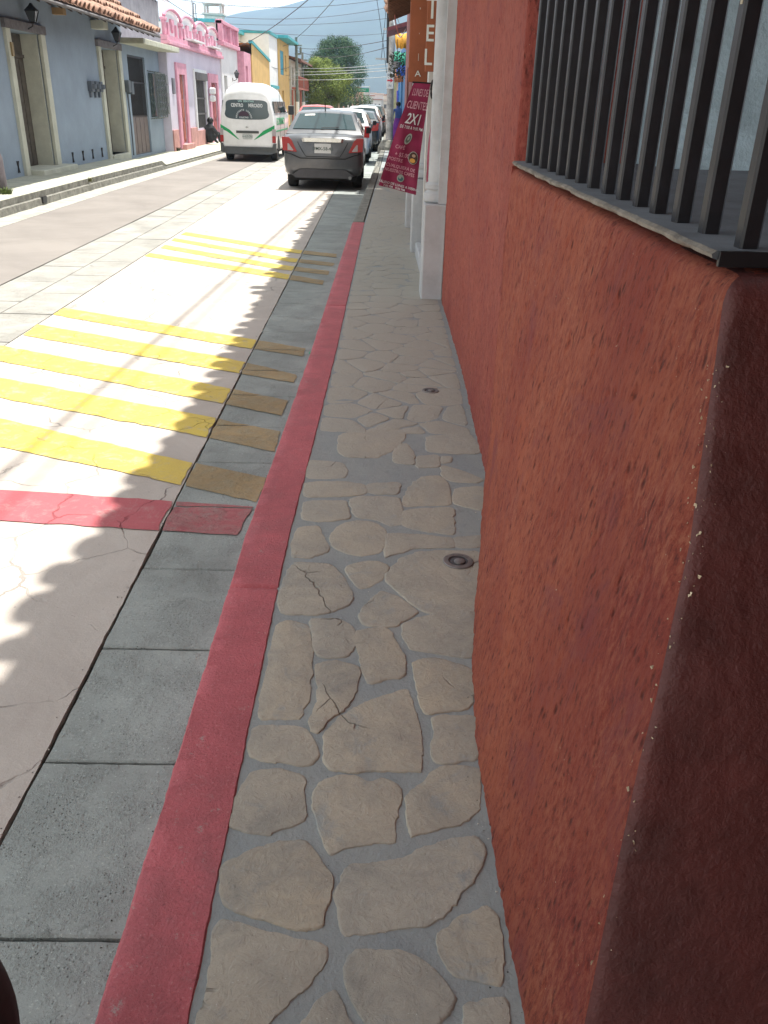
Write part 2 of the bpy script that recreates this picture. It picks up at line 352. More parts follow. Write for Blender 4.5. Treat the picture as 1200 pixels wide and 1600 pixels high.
struct(b.build('gutter_slabs', M_slab, smooth=30))
b = B()
for xa, xb, ph in ((-3.06, -2.645, 0), (-3.505, -3.07, .35)):
    y = -5+ph
    while y < 60:
        L = .86+random.uniform(-.05, .05)
        if y > 30: L = 3
        z = random.uniform(-.002, .002); b.box(xa, xb, y, y+L-.013, -.03, z); y += L
struct(b.build('lane_edge_slabs', M_slab2))
# painted bands: cut at the joint between the patterned road and the slabs, and at slab joints
STR = [[(-2.07,4.38),(-1.07,3.89),(-.5,3.64),(-.51,3.37),(-1.16,3.66),(-1.89,3.96)],[(-2.37,5.12),(-1.02,4.52),(-.5,4.26),(-.5,3.97),(-1.08,4.25),(-2.21,4.73)],
[(-2.67,5.87),(-1.1,5.11),(-.51,4.79),(-.52,4.52),(-1.09,4.81),(-2.51,5.48)],[(-2.63,6.5),(-1.05,5.7),(-.5,5.32),(-.51,5.15),(-1.06,5.41),(-2.62,6.17)],
[(-2.63,7.1),(-.98,6.24),(-.5,5.98),(-.5,5.77),(-.98,5.98),(-2.63,6.84)],[(-2.62,9.98),(-1.08,8.99),(-.52,8.57),(-.52,8.35),(-1.07,8.7),(-2.62,9.77)],
[(-2.58,10.59),(-1.04,9.41),(-.49,9.11),(-.49,8.88),(-1.03,9.14),(-2.58,10.36)],[(-2.59,11.17),(-.97,9.87),(-.46,9.61),(-.47,9.4),(-.98,9.63),(-2.59,10.96)],[(-2.56,11.73),(-.94,10.46),(-.46,10.23),(-.46,9.99),(-.95,10.22),(-2.58,11.5)]]
# nearest three run out of the photograph on the left
for s in STR[:3]:
    for i, j in ((0, 1), (5, 4)):
        (xa, ya), (xb, yb) = s[i], s[j]
        if xa > -2.6: s[i] = (-2.62, ya+(ya-yb)/(xa-xb)*(-2.62-xa))
def clip(poly, f):           # keep f(p) >= 0
    out = []
    for i in range(len(poly)):
        p, q = poly[i], poly[(i+1) % len(poly)]; a, c = f(p), f(q)
        if a >= 0: out.append(p)
        if (a >= 0) != (c >= 0): s = a/(a-c); out.append((p[0]+(q[0]-p[0])*s, p[1]+(q[1]-p[1])*s))
    return out
def dens(poly, n=14, amp=.012, seed=0):
    out = []
    for i in range(len(poly)):
        p, q = poly[i], poly[(i+1) % len(poly)]; L = math.hypot(q[0]-p[0], q[1]-p[1]); m = max(1, int(L/.05))
        for k in range(m):
            s = k/m; x, y = p[0]+(q[0]-p[0])*s, p[1]+(q[1]-p[1])*s
            out.append((x+amp*noise.noise(Vector((x*14, y*14, seed))), y+amp*noise.noise(Vector((x*14, y*14, seed+9)))))
    return out
def paint(name, poly, mat, z=.0045, seed=0):
    b = B()
    def put(pl, m=1):
        if len(pl) > 2: pl = dens(pl, seed=seed); b.add([(x, y, z) for x, y in pl], [tuple(range(len(pl)))], m)
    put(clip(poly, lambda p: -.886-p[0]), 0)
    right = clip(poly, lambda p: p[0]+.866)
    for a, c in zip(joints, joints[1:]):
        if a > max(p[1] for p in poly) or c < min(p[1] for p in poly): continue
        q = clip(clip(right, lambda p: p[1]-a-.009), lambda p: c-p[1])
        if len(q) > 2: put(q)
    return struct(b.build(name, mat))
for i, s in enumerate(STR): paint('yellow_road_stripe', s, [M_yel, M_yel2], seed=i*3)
paint('red_road_band', [(-2.62, 3.56), (-1.69, 3.45), (-.52, 3.32), (-.55, 3.05), (-1.56, 3.14), (-2.62, 3.20)], [M_redroad, M_redroad2], seed=50)

# red kerb: one moulded strip with a worn top, then bare concrete further on
def kerb(name, y0, y1, mat, w=.172, z1=.1215, step=.02, amp=.0028, fn=None, sgn=1, zb=-.03, cuts=()):
    b = B(); rs = []; y = y0
    while y <= y1+1e-6:
        x = (fn or (lambda y: lin(KX, y)))(y); j = [amp*noise.noise(Vector((y*11, i*5.3, 1.7))) + amp*.7*noise.noise(Vector((y*45, i*3.3, 4))) for i in range(6)]
        dz = 0
        for c in cuts:
            if abs(y-c) < .011: dz = -.012
        xs = [0, 0, .007, .05, .12, w-.006, w, w]; zs = [zb, z1-.008, z1, z1+.001, z1+.001, z1, z1-.012, zb]
        rs.append([(x+sgn*(xs[i]+(j[i % 6] if i in (1, 2, 5, 6) else 0)), y, zs[i]+(j[(i+2) % 6]*.5+dz if 0 < i < 7 else 0)) for i in range(8)])
        y += step if y < 8 else step*6
    b.rings(rs, cap=True); return struct(b.build(name, mat, smooth=50))
kerb('kerb', -5, 12.3, M_kred, step=.012, cuts=(2.452, 6.9))
kerb('kerb_unpainted', 12.32, 60, M_oldconc, step=.08, w=.15)

# right pavement: mortar bed and laid flagstones
WB = [(-6, .62), (-1.2, .62), (-1.19, .33), (.4, .33), (.95, .30), (1.41, .29), (1.72, .29), (2.0, .31), (2.39, .36), (3.48, .52), (5.24, .56), (7.2, .57), (24, .85), (50, 1.25), (90, 2.2)]
b = B(); rs = []
for i in range(900):
    y = -5+i*.02 if i < 700 else 9+(i-700)*.25
    xa, xb = lin(KX, y)+.165, lin(WB, y)+.9; r = []
    for k in range(15):
        x = xa+(xb-xa)*k/14; r.append((x, y, .116+.0025*noise.noise(Vector((x*7, y*7, 0)))+.0015*noise.noise(Vector((x*30, y*30, 3)))))
    rs.append(r)
b.rings(rs, cap=False, close=False)
STONES = [[(-0.295,2.221),(-0.256,2.256),(-0.188,2.225),(-0.172,2.113),(-0.163,1.981),(-0.163,1.874),(-0.178,1.78),(-0.234,1.779),(-0.291,1.777),(-0.297,1.87),(-0.294,2.006)],[(-0.167,2.192),(-0.113,2.227),(-0.056,2.204),(-0.046,2.117),(-0.061,2.064),(-0.14,2.061),(-0.162,2.098)],[(-0.151,2.017),(-0.135,2.042),(-0.086,2.041),(-0.033,2.02),(-0.022,1.992),(-0.031,1.93),(-0.042,1.864),(-0.069,1.813),(-0.099,1.776),(-0.127,1.728),(-0.148,1.739),(-0.153,1.775),(-0.139,1.849),(-0.14,1.927),(-0.154,1.982)],[(-0.038,2.196),(-0.001,2.211),(0.051,2.229),(0.074,2.192),(0.091,2.121),(0.108,2.076),(0.107,1.982),(0.079,1.967),(0.003,1.938),(-0.011,1.986),(-0.021,2.057),(-0.026,2.102),(-0.051,2.164)],[(0.114,2.243),(0.151,2.278),(0.24,2.316),(0.343,2.328),(0.317,2.075),(0.268,2.073),(0.198,2.094),(0.136,2.107),(0.123,2.145),(0.111,2.193)],[(0.138,2.047),(0.214,2.064),(0.307,2.016),(0.305,1.912),(0.286,1.841),(0.248,1.827),(0.165,1.807),(0.151,1.856),(0.143,1.948)],[(-0.09,1.758),(-0.06,1.801),(-0.005,1.852),(0.078,1.9),(0.116,1.914),(0.123,1.868),(0.13,1.831),(0.143,1.77),(0.145,1.678),(0.141,1.603),(0.132,1.588),(0.036,1.586),(-0.052,1.584),(-0.089,1.593),(-0.102,1.619),(-0.105,1.673),(-0.103,1.729)],[(0.18,1.789),(0.205,1.802),(0.27,1.803),(0.302,1.798),(0.302,1.739),(0.29,1.633),(0.231,1.626),(0.186,1.62),(0.17,1.636),(0.17,1.679),(0.181,1.736)],[(-0.297,1.745),(-0.231,1.749),(-0.184,1.75),(-0.163,1.739),(-0.141,1.705),(-0.127,1.661),(-0.122,1.64),(-0.141,1.603),(-0.193,1.607),(-0.261,1.618),(-0.289,1.631),(-0.3,1.657)],[(-0.257,1.587),(-0.213,1.586),(-0.161,1.571),(-0.148,1.547),(-0.147,1.489),(-0.14,1.443),(-0.145,1.421),(-0.18,1.403),(-0.218,1.381),(-0.259,1.384),(-0.301,1.401),(-0.309,1.409),(-0.308,1.486),(-0.294,1.534),(-0.278,1.574)],[(-0.108,1.538),(-0.08,1.563),(-0.022,1.569),(0.007,1.545),(0.043,1.561),(0.076,1.542),(0.089,1.513),(0.087,1.484),(0.074,1.456),(0.07,1.412),(0.069,1.361),(0.009,1.359),(-0.03,1.351),(-0.069,1.329),(-0.079,1.337),(-0.098,1.383),(-0.108,1.426),(-0.12,1.462),(-0.123,1.499)],[(0.111,1.523),(0.145,1.553),(0.168,1.583),(0.207,1.61),(0.259,1.606),(0.285,1.601),(0.286,1.546),(0.269,1.46),(0.249,1.433),(0.2,1.414),(0.116,1.382),(0.107,1.386),(0.102,1.448),(0.103,1.485)],[(-0.306,1.286),(-0.281,1.314),(-0.246,1.339),(-0.196,1.36),(-0.13,1.361),(-0.115,1.341),(-0.093,1.301),(-0.069,1.271),(-0.07,1.233),(-0.077,1.19),(-0.083,1.149),(-0.104,1.138),(-0.148,1.141),(-0.204,1.164),(-0.248,1.174),(-0.284,1.194),(-0.299,1.23)],[(-0.022,1.302),(0.036,1.307),(0.088,1.324),(0.155,1.354),(0.21,1.376),(0.251,1.381),(0.271,1.352),(0.26,1.315),(0.239,1.268),(0.21,1.23),(0.169,1.18),(0.131,1.152),(0.071,1.144),(0.012,1.133),(-0.029,1.126),(-0.042,1.142),(-0.047,1.19),(-0.054,1.226),(-0.046,1.263),(-0.035,1.29)],[(0.161,1.139),(0.18,1.156),(0.218,1.18),(0.257,1.198),(0.273,1.181),(0.278,1.147),(0.281,1.107),(0.272,1.039),(0.259,1.024),(0.226,1.033),(0.182,1.044),(0.167,1.062),(0.157,1.087),(0.152,1.112)],[(-0.287,1.159),(-0.256,1.153),(-0.201,1.137),(-0.146,1.121),(-0.087,1.109),(-0.069,1.096),(-0.07,1.065),(-0.088,1.047),(-0.114,1.011),(-0.138,0.982),(-0.162,0.955),(-0.194,0.917),(-0.244,0.906),(-0.287,0.911),(-0.295,0.953),(-0.288,1.003),(-0.289,1.069),(-0.298,1.119)],[(-0.022,1.088),(0.012,1.098),(0.07,1.095),(0.11,1.08),(0.138,1.056),(0.164,1.02),(0.173,0.997),(0.16,0.975),(0.137,0.947),(0.109,0.926),(0.036,0.925),(0.009,0.956),(-0.016,0.995),(-0.026,1.03),(-0.03,1.06)],[(-0.058,1.006),(-0.047,1.009),(-0.035,0.984),(-0.023,0.956),(-0.007,0.935),(0.01,0.894),(-0.139,0.892),(-0.103,0.95),(-0.079,0.986)],[(0.199,0.986),(0.234,0.998),(0.267,1.001),(0.273,0.987),(0.266,0.917),(0.186,0.906),(0.191,0.958)],[(-0.14,2.871),(-0.109,2.948),(-0.048,2.98),(0.014,2.963),(0.057,2.898),(0.057,2.807),(0.031,2.719),(-0.025,2.691),(-0.075,2.706),(-0.126,2.747),(-0.15,2.816)],[(-0.083,2.6),(-0.041,2.641),(0.023,2.652),(0.063,2.621),(0.047,2.542),(0.009,2.474),(-0.029,2.458),(-0.061,2.523)],[(0.055,2.528),(0.121,2.689),(0.188,2.734),(0.272,2.746),(0.405,2.751),(0.398,2.65),(0.362,2.422),(0.338,2.26),(0.283,2.284),(0.184,2.32),(0.143,2.372),(0.1,2.455)],[(-0.026,2.299),(0.024,2.424),(0.047,2.446),(0.099,2.412),(0.159,2.319),(0.125,2.278),(0.074,2.226),(-0.01,2.236)],[(-0.08,3.175),(-0.044,3.209),(0.115,3.206),(0.122,3.099),(0.123,2.958),(0.075,2.937),(0.022,2.993),(-0.049,3.01),(-0.068,3.069)],[(0.14,3.079),(0.223,3.104),(0.334,3.119),(0.329,3.007),(0.323,2.872),(0.23,2.896),(0.162,2.922),(0.132,2.959)],[(0.176,3.323),(0.219,3.421),(0.3,3.449),(0.337,3.354),(0.335,3.262),(0.331,3.141),(0.243,3.136),(0.146,3.121),(0.143,3.185)],[(0.103,3.593),(0.105,3.73),(0.139,3.834),(0.172,3.836),(0.2,3.708),(0.195,3.572)],[(0.22,3.681),(0.315,3.7),(0.311,3.552),(0.214,3.534)],[(0.287,3.949),(0.492,3.993),(0.513,3.871),(0.519,3.726),(0.37,3.717),(0.275,3.74),(0.276,3.857)],[(0.335,3.674),(0.377,3.676),(0.372,3.608),(0.329,3.592)],[(0.333,3.579),(0.424,3.506),(0.495,3.41),(0.472,3.38),(0.374,3.38),(0.328,3.426)],[(0.369,3.321),(0.492,3.343),(0.464,3.094),(0.39,3.133),(0.351,3.163)],[(-0.159,3.953),(0.019,4.027),(0.167,4.037),(0.151,3.879),(0.073,3.7),(0.02,3.642),(-0.115,3.648),(-0.154,3.715)],[(-0.293,3.598),(-0.143,3.579),(-0.115,3.49),(-0.126,3.402),(-0.282,3.382)],[(-0.008,3.349),(0.119,3.367),(0.107,3.239),(0.022,3.235),(-0.012,3.256)],[(-0.269,3.155),(-0.112,3.169),(-0.1,3.089),(-0.093,2.998),(-0.188,2.964),(-0.267,2.98)],[(-0.28,2.632),(-0.144,2.629),(-0.093,2.537),(-0.058,2.407),(-0.071,2.351),(-0.155,2.295),(-0.277,2.291),(-0.3,2.371)],[(-0.28,2.912),(-0.208,2.934),(-0.186,2.851),(-0.153,2.728),(-0.219,2.667),(-0.284,2.673),(-0.293,2.774)],[(-0.181,2.262),(-0.097,2.271),(-0.06,2.234),(-0.045,2.198),(-0.05,2.149),(-0.076,2.102),(-0.158,2.123)],[(0.074,2.88),(0.211,2.868),(0.312,2.845),(0.306,2.764),(0.189,2.76),(0.122,2.722),(0.064,2.678),(0.069,2.807)],[(0.335,2.855),(0.427,2.877),(0.411,2.772),(0.332,2.769)],[(-0.274,3.347),(-0.134,3.366),(-0.037,3.335),(-0.026,3.244),(-0.109,3.206),(-0.271,3.187)]]
def chaikin(P, n=2):
    for _ in range(n):
        Q = []
        for i in range(len(P)):
            p, q = P[i], P[(i+1) % len(P)]; Q += [(p[0]*.86+q[0]*.14, p[1]*.86+q[1]*.14), (p[0]*.14+q[0]*.86, p[1]*.14+q[1]*.86)]
        P = Q
    return P
def cent(P): return sum(p[0] for p in P)/len(P), sum(p[1] for p in P)/len(P)
def inside(P, x, y):
    c = False
    for i in range(len(P)):
        (x1, y1), (x2, y2) = P[i], P[i-1]
        if (y1 > y) != (y2 > y) and x < (x2-x1)*(y-y1)/(y2-y1)+x1: c = not c
    return c
wear_glares = []
def stone(P, wear, h=.0024, fine=True, g=0):
    P = chaikin(P, 2 if fine else 1); cx, cy = cent(P); r = sum(math.hypot(p[0]-cx, p[1]-cy) for p in P)/len(P)
    if fine:
        Q = []
        for i in range(len(P)):
            p, q = P[i], P[(i+1) % len(P)]; L = math.hypot(q[0]-p[0], q[1]-p[1]); m = max(1, int(L/.008))
            for k in range(m):
                s = k/m; x, y = p[0]+(q[0]-p[0])*s, p[1]+(q[1]-p[1])*s; d = .006*noise.noise(Vector((x*26, y*26, 5)))+.0035*noise.noise(Vector((x*90, y*90, 2)))
                Q.append((x+d, y-d))
        P = Q
    t1, t2 = random.uniform(-.012, .012), random.uniform(-.012, .012)
    def ring(e, z): return [(p[0]+(cx-p[0])*(e-g)/r, p[1]+(cy-p[1])*e/r, z+((p[0]-cx)*t1+(p[1]-cy)*t2 if z > .1165 else 0)) for p in P]
    n0 = len(b.v); z = .1175+h*(1-.9*wear); b.rings([ring(-.006, .108), ring(-.004, .1165+h*.3), ring(-.002, z-.0004), ring(.003, z), ring(r*.5, z+.0012)], m=1, cap=True)
    wear_glares.extend([(n0, len(b.v), wear)])
for P in STONES: 
    cy = cent(P)[1]; stone(P, 0.0 if cy < 1.8 else min(.6, (cy-1.8)*.30), g=.002 if cy < 1.8 else min(.012, .004+(cy-1.8)*.006))
# the rest of the pavement: irregular cells round scattered seeds
rs2 = random.Random(11); seeds = []; 
yy = -3.0
for _ in range(9000):
    y = rs2.uniform(-2.5, 22) ; xa, xb = lin(KX, y)+.20, lin(WB, y)-.03
    x = rs2.uniform(xa, xb); d = .17+.10*noise.noise(Vector((x*3, y*1.3, 8)))
    if all((x-a)**2+((y-c)*(.85))**2 > d*d for a, c in seeds): seeds.append((x, y))
    if len(seeds) > 900: break
for x, y in seeds:
    if any(inside(P, x, y) for P in STONES) or .88 < y < 3.9: continue
    xa, xb = lin(KX, y)+.185, lin(WB, y)-.035; cell = [(xa, y-.4), (xb, y-.4), (xb, y+.4), (xa, y+.4)]
    if y <= .88: cell = clip(cell, lambda p: .87-p[1])
    else: cell = clip(cell, lambda p: p[1]-3.98)
    for a, c in seeds:
        if (a, c) != (x, y) and abs(c-y) < .8:
            mx_, my_ = (a+x)/2, (c+y)/2; dx, dy = x-a, y-c; L = math.hypot(dx, dy)
            cell = clip(cell, lambda p: ((p[0]-mx_)*dx+(p[1]-my_)*dy)/L-(.011 if y < 4.6 else .006))
            if len(cell) < 3: break
    if len(cell) < 3: continue
    cx, cy = cent(cell)
    if len(cell) > 2 and sum(math.hypot(p[0]-cx, p[1]-cy) for p in cell)/len(cell) > .04: stone(cell, 0 if y < 1 else min(.97, .70+(y-4)*.14), fine=y < 7)
pv = b.build('pavement', [M_mort, M_stone], smooth=45); struct(pv)
at = pv.data.attributes.new('wear', 'FLOAT', 'POINT'); arr = [0.0]*len(pv.data.vertices)
for a, c, wv in wear_glares:
    for i in range(a, c): arr[i] = wv
at.data.foreach_set('value', arr)

# ================================================================ left pavement with its high old kerb
def zl(y): return .235 if y < 22.4 else max(.12, .235-(y-22.4)*.3)
b = B(); rs = []
for i in range(170):
    y = 6+i*.2 if i < 120 else 30+(i-120)*.8
    xk = lin(LX, y); n1 = .02*noise.noise(Vector((y*3, 0, 0))); z = zl(y)
    rs.append([(xk+.03+n1*1.2, y, -.02), (xk+.02+n1, y, z*.45), (xk-.015+n1*.6, y, z*.5), (xk-.01, y, z-.02), (xk-.04, y, z), (xk-.20, y, z+.002), (-8.2, y, z-.03+(.0))])
b.rings(rs, cap=False, close=False)
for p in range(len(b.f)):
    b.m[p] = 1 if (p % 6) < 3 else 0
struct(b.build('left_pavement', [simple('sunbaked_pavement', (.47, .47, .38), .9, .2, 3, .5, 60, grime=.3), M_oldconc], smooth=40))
b = B(); b.box(-5.44, -5.40, 14.35, 14.52, .03, .13); tag(b.build('drain_opening', M_black), 'small square black drain outlet in the face of the left kerb', 'drain')

# grit along the joints and in the gutter
b = B(); rg = random.Random(4)
def peb(x, y, z, r):
    u = [Vector((rg.uniform(-1, 1), rg.uniform(-1, 1), rg.uniform(-.5, 1))).normalized()*r*rg.uniform(.7, 1.2) for _ in range(6)]
    b.add([(x+r, y, z), (x-r*.8, y+r*.6, z), (x-r*.5, y-r*.9, z), (x+u[0].x*.4, y+u[0].y*.4, z+r*rg.uniform(.5, 1)), (x, y, z-r*.4)], [(0, 1, 3), (1, 2, 3), (2, 0, 3), (1, 0, 4), (2, 1, 4), (0, 2, 4)], rg.choice((0, 0, 1, 2)))
for _ in range(900):
    y = .7+rg.random()**1.7*12; k = rg.random()
    if k < .35: peb(-.492-abs(rg.gauss(0, .03)), y, .001, rg.uniform(.001, .0035))
    elif k < .6: peb(-.880+rg.gauss(0, .012), y, .001, rg.uniform(.001, .004))
    elif k < .72: peb(rg.uniform(-.86, -.5), y, .001, rg.uniform(.0008, .003))
    elif k < .9: peb(lin(WB, y)-abs(rg.gauss(0, .035)), y, .119, rg.uniform(.001, .0035))
    else: peb(rg.uniform(-.29, .28), y, .120, rg.uniform(.0008, .0022))
gq = b.build('grit', [simple('grey_grit', (.20, .20, .19), .9), simple('pale_grit', (.55, .52, .46), .9), simple('dark_grit', (.06, .05, .045), .9)]); tag(gq, 'fine grit and pebbles scattered along the kerb and the slab joints', 'grit', kind='stuff')
# ================================================================ corner house on the right (red plaster)
red = thing('red_house', 'red ochre plastered house with combed rough wall beside the pavement, nearest on the right', 'house')
CY = [(.12, .70), (.40, .78), (.58, .853), (.765, .92), (.875, .955), (1.066, 1.045), (1.38, 1.17), (1.6, 1.18)]
CX_ = [(.12, .315), (.40, .35), (.58, .38), (.765, .41), (.875, .43), (1.066, .47), (1.38, .50), (1.6, .50)]
CX_ = [(a, c-.012) for a, c in CX_]
def facex(y, z):
    base = lin(WB, y); top = .50 if y < 3 else lin([(3, .50), (3.48, .52), (5.24, .56), (7.3, .57)], y)
    if y > 3.48: return base if z < 9 else top
    s = max(0, min(1, (z-.12)/1.28)); return base+(max(top, base)-base)*s
def rough(y, z, a=.0045): return a*noise.noise(Vector((y*6, z*3, 2)))+a*.6*noise.noise(Vector((y*26, z*9, 6)))
def comb(y, z):   # vertically dragged plaster: ridges, drips and gouges
    a = noise.noise(Vector((y*55, z*13, 2))); c = noise.noise(Vector((y*120, z*34, 7))); d = noise.noise(Vector((y*17+z*3, z*9, 11)))
    g = max(0, noise.noise(Vector((y*40, z*20, 21)))-.28)
    return -.0030*abs(a)+.0016*c+.0035*d-.012*g
def wallp(y, z): return (facex(y, z)+rough(y, z)-comb(y, z), y, z)
b = B(); rs = []; zt = 1.415
zs = [.06+i*.0055 for i in range(int((1.385-.06)/.0055)+1)]+[1.395, 1.405, 1.412, 1.415, 1.414]
for z in zs:
    lip = 0 if z <= 1.385 else {1.395: .004, 1.405: .012, 1.412: .026, 1.415: .05, 1.414: .30}[z]
    yc, xc = lin(CY, z), lin(CX_, z); row = []
    for k in range(14): # the side of the doorway, running away from the street
        x = 1.9+(xc+.03-1.9)*(k/13)**.8; row.append((x, yc+lip+.006*noise.noise(Vector((x*8, z*8, 3)))+.003*noise.noise(Vector((x*30, z*30, 3))), z))
    for k in range(1, 6): # rounded arris, a little ragged
        a = k/6*pi/2; rr = .020+.008*noise.noise(Vector((z*9, 1, 1)))+.006*noise.noise(Vector((z*40, 1, 1)))
        row.append((xc+rr-rr*sin(a)+lip+.0, yc+rr-rr*cos(a)+lip, z))
    yst = yc+.04
    for k in range(400):
        y = yst+(3.48-yst)*(k/399)**1.25; p = wallp(y, min(z, 1.385)); row.append((p[0]+lip, y+(lip if k < 3 else 0), z))
    rs.append(row)
n_ = len(rs[0])-1; b.rings(rs, cap=False, close=False)
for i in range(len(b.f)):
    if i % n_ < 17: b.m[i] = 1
# the run of wall beyond the window
rs = []
for i in range(340):
    z = .05+i*.011
    row = [(1.4, 3.40, z), (.97, 3.395, z)] if z > 1.40 else []
    row = [(.97, 3.395+.004*noise.noise(Vector((9, z*9, 0))), z), (.80, 3.395+.004*noise.noise(Vector((5, z*9, 0))), z), (.62, 3.395, z), (.56, 3.395, z), (lin([(.1, .505), (1.4, .512)], z)+.012, 3.40, z)]
    if z < 1.42: row = [(.97, 3.49, z), (.80, 3.49, z), (.7, 3.485, z), (.6, 3.483, z), (.56, 3.482, z)]
    for k in range(200):
        y = (3.405 if z >= 1.42 else 3.48)+(7.24-3.405)*(k/199)**1.2; x = (.515+rough(y, z) if y < 3.48 else facex(y, z)+rough(y, z))-comb(y, z)*min(1, k/4)
        row.append((x, min(y, 7.24), z))
    rs.append(row)
b.rings(rs, m=2, cap=False, close=False)
# above and behind the window: pale jamb room wall, lintel, upper wall, near pier, doorway the photographer stands by
b.box(.50, .72, 1.12, 3.40, 2.75, 3.75); b.box(.72, 2.2, 1.12, 3.40, 3.4, 3.75); b.box(.95, 2.2, 1.10, 1.28, 1.43, 2.75)
b.box(.36, 2.2, -1.0, 1.12, 2.25, 3.75); b.box(-.5, .355, -5, .55, 2.6, 2.72); b.box(1.9, 2.2, -1.2, 1.1, 0, 2.45); b.box(.33, 2.2, -1.45, -1.0, 0, 3.75); b.box(.62, 2.2, -5, -1.45, 0, 3.75)  # the thin slab overhead is an added, unseen canopy that blocks sky light
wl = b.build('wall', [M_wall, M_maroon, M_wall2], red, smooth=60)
# paint and plaster knocked off the arris: pale chips
q = B(); rg2 = random.Random(17)
for _ in range(110):
    z = rg2.choice((rg2.uniform(.85, 1.34), rg2.uniform(1.0, 1.30), rg2.uniform(.3, 1.3))); yc, xc = lin(CY, z), lin(CX_, z); d = abs(rg2.gauss(0, .016)); side = rg2.random() < .45; aa = max(-.2, min(1.9, rg2.gauss(.9, .38))); rr_ = .026
    s_ = rg2.uniform(.0008, .0036)*(1.4 if d < .008 else .8)
    c = Vector((xc+rr_-(rr_+.004)*sin(aa), yc+rr_-(rr_+.004)*cos(aa), z))
    pts = [c+Vector((rg2.uniform(-1, 1)*s_*.6, rg2.uniform(-1, 1)*s_*.6, rg2.uniform(-1, 1)*s_)) for _ in range(6)]
    q.add([tuple(p) for p in pts], [(0, 1, 2), (0, 2, 3), (0, 3, 4), (0, 4, 5), (1, 2, 4), (2, 3, 5)])
chp = q.build('plaster_chips', simple('bare_plaster_chip', (.62, .52, .36), .9), red); chp['kind'] = 'stuff'
M_pale = simple('pale_blue_plaster', (.43, .56, .63), .9, .25, 3, 1.0, 16, .02, grime=.35)
b = B(); rs = []
for i in range(60):
    z = 1.43+i*.023; row = []
    for k in range(60):
        s = k/59
        if s < .3: x, y = .955+.05*sin(s/.3*pi/2), 3.39-.30*(s/.3)+.0
        else: x, y = 1.0+(s-.3)/.7*1.2, 3.09+.05*(s-.3)
        d = .012*noise.noise(Vector((x*7, z*7, 1)))+.007*noise.noise(Vector((x*22, z*16, 1))); row.append((x, y-d*1.3, z))
    rs.append(row)
b.rings(rs, cap=False, close=False); b.build('window_reveal', M_pale, red, smooth=70)
b = B(); b.box(1.0, 2.2, 1.12, 1.9, 0.0, 1.42); b.box(1.0, 2.2, 1.91, 3.38, 0.0, 1.42); b.build('inner_wall', M_pale, red)
# sill slab: worn stone edge
M_sill = simple('slate_sill', (.105, .115, .13), .65, .3, 7, .5, 40, .004, grime=.4); M_silledge = simple('chipped_sill_edge', (.27, .24, .20), .9, .4, 14, 1, 50, .008)
b = B(); rs = []
for i in range(120):
    y = 1.235+(3.34-1.235)*i/119; e = .010*noise.noise(Vector((y*5, 0, 0)))+.004*noise.noise(Vector((y*22, 0, 5))); x0 = .485+e+.03*max(0, (y-2.6)/.8)*.4
    th = .015+.006*noise.noise(Vector((y*13, 4, 0)))
    rs.append([(1.96, y, 1.416), (x0+.02, y, 1.44-th), (x0, y, 1.444-th*.8), (x0-.002, y, 1.438), (x0+.005, y, 1.443), (1.96, y, 1.446)])
b.rings(rs, cap=True)
for i in range(len(b.f)):
    if i % 6 in (1, 2, 3) : b.m[i] = 1
sill = b.build('window_sill', [M_sill, M_silledge], red, smooth=50)
b = B(); b.box(.492, 1.0, 1.228, 1.2345, 1.421, 1.4435, bev=.001); b.build('sill_end', M_steel, red)
# iron bars
gr = thing('window_grille', 'tall black iron window bars standing on the slate sill of the red wall', 'window grille', (.53, 2.2, 1.443))
yb = [3.23, 3.09, 2.95, 2.80, 2.655, 2.52, 2.385, 2.24, 2.09, 1.955, 1.82, 1.70, 1.565, 1.425, 1.27]
flake = simple('worn_iron_paint', (.014, .014, .018), .45, .3, 30, .4, 90, .001, grime=.2)
for i, y in enumerate(yb):
    q = B(); x = .545; lean = random.uniform(-.004, .004); w_ = .0142
    q.rings([[(x-w_, y-w_, z), (x+w_, y-w_, z), (x+w_, y+w_, z), (x-w_, y+w_, z)] if 0 else
             [(x+lean*(z-1.44)-w_*a, y+lean*(z-1.44)+w_*c, z) for a, c in ((-1, -.75), (-.75, -1), (.75, -1), (1, -.75), (1, .75), (.75, 1), (-.75, 1), (-1, .75))] for z in (1.441, 1.8, 2.2, 2.74)])
    q.build('bar', flake, gr)
q = B(); q.box(.52, .57, 1.26, 3.24, 2.655, 2.665); q.build('rail', flake, gr)
q = B(); q.tube([(.5335, 1.423, 1.80), (.5325, 1.425, 1.765)], [.007, .004], 8); q.build('paint_blob', simple('cream_putty', (.5, .44, .32), .8), gr)
for c in gr.children: c.location = -gr.location
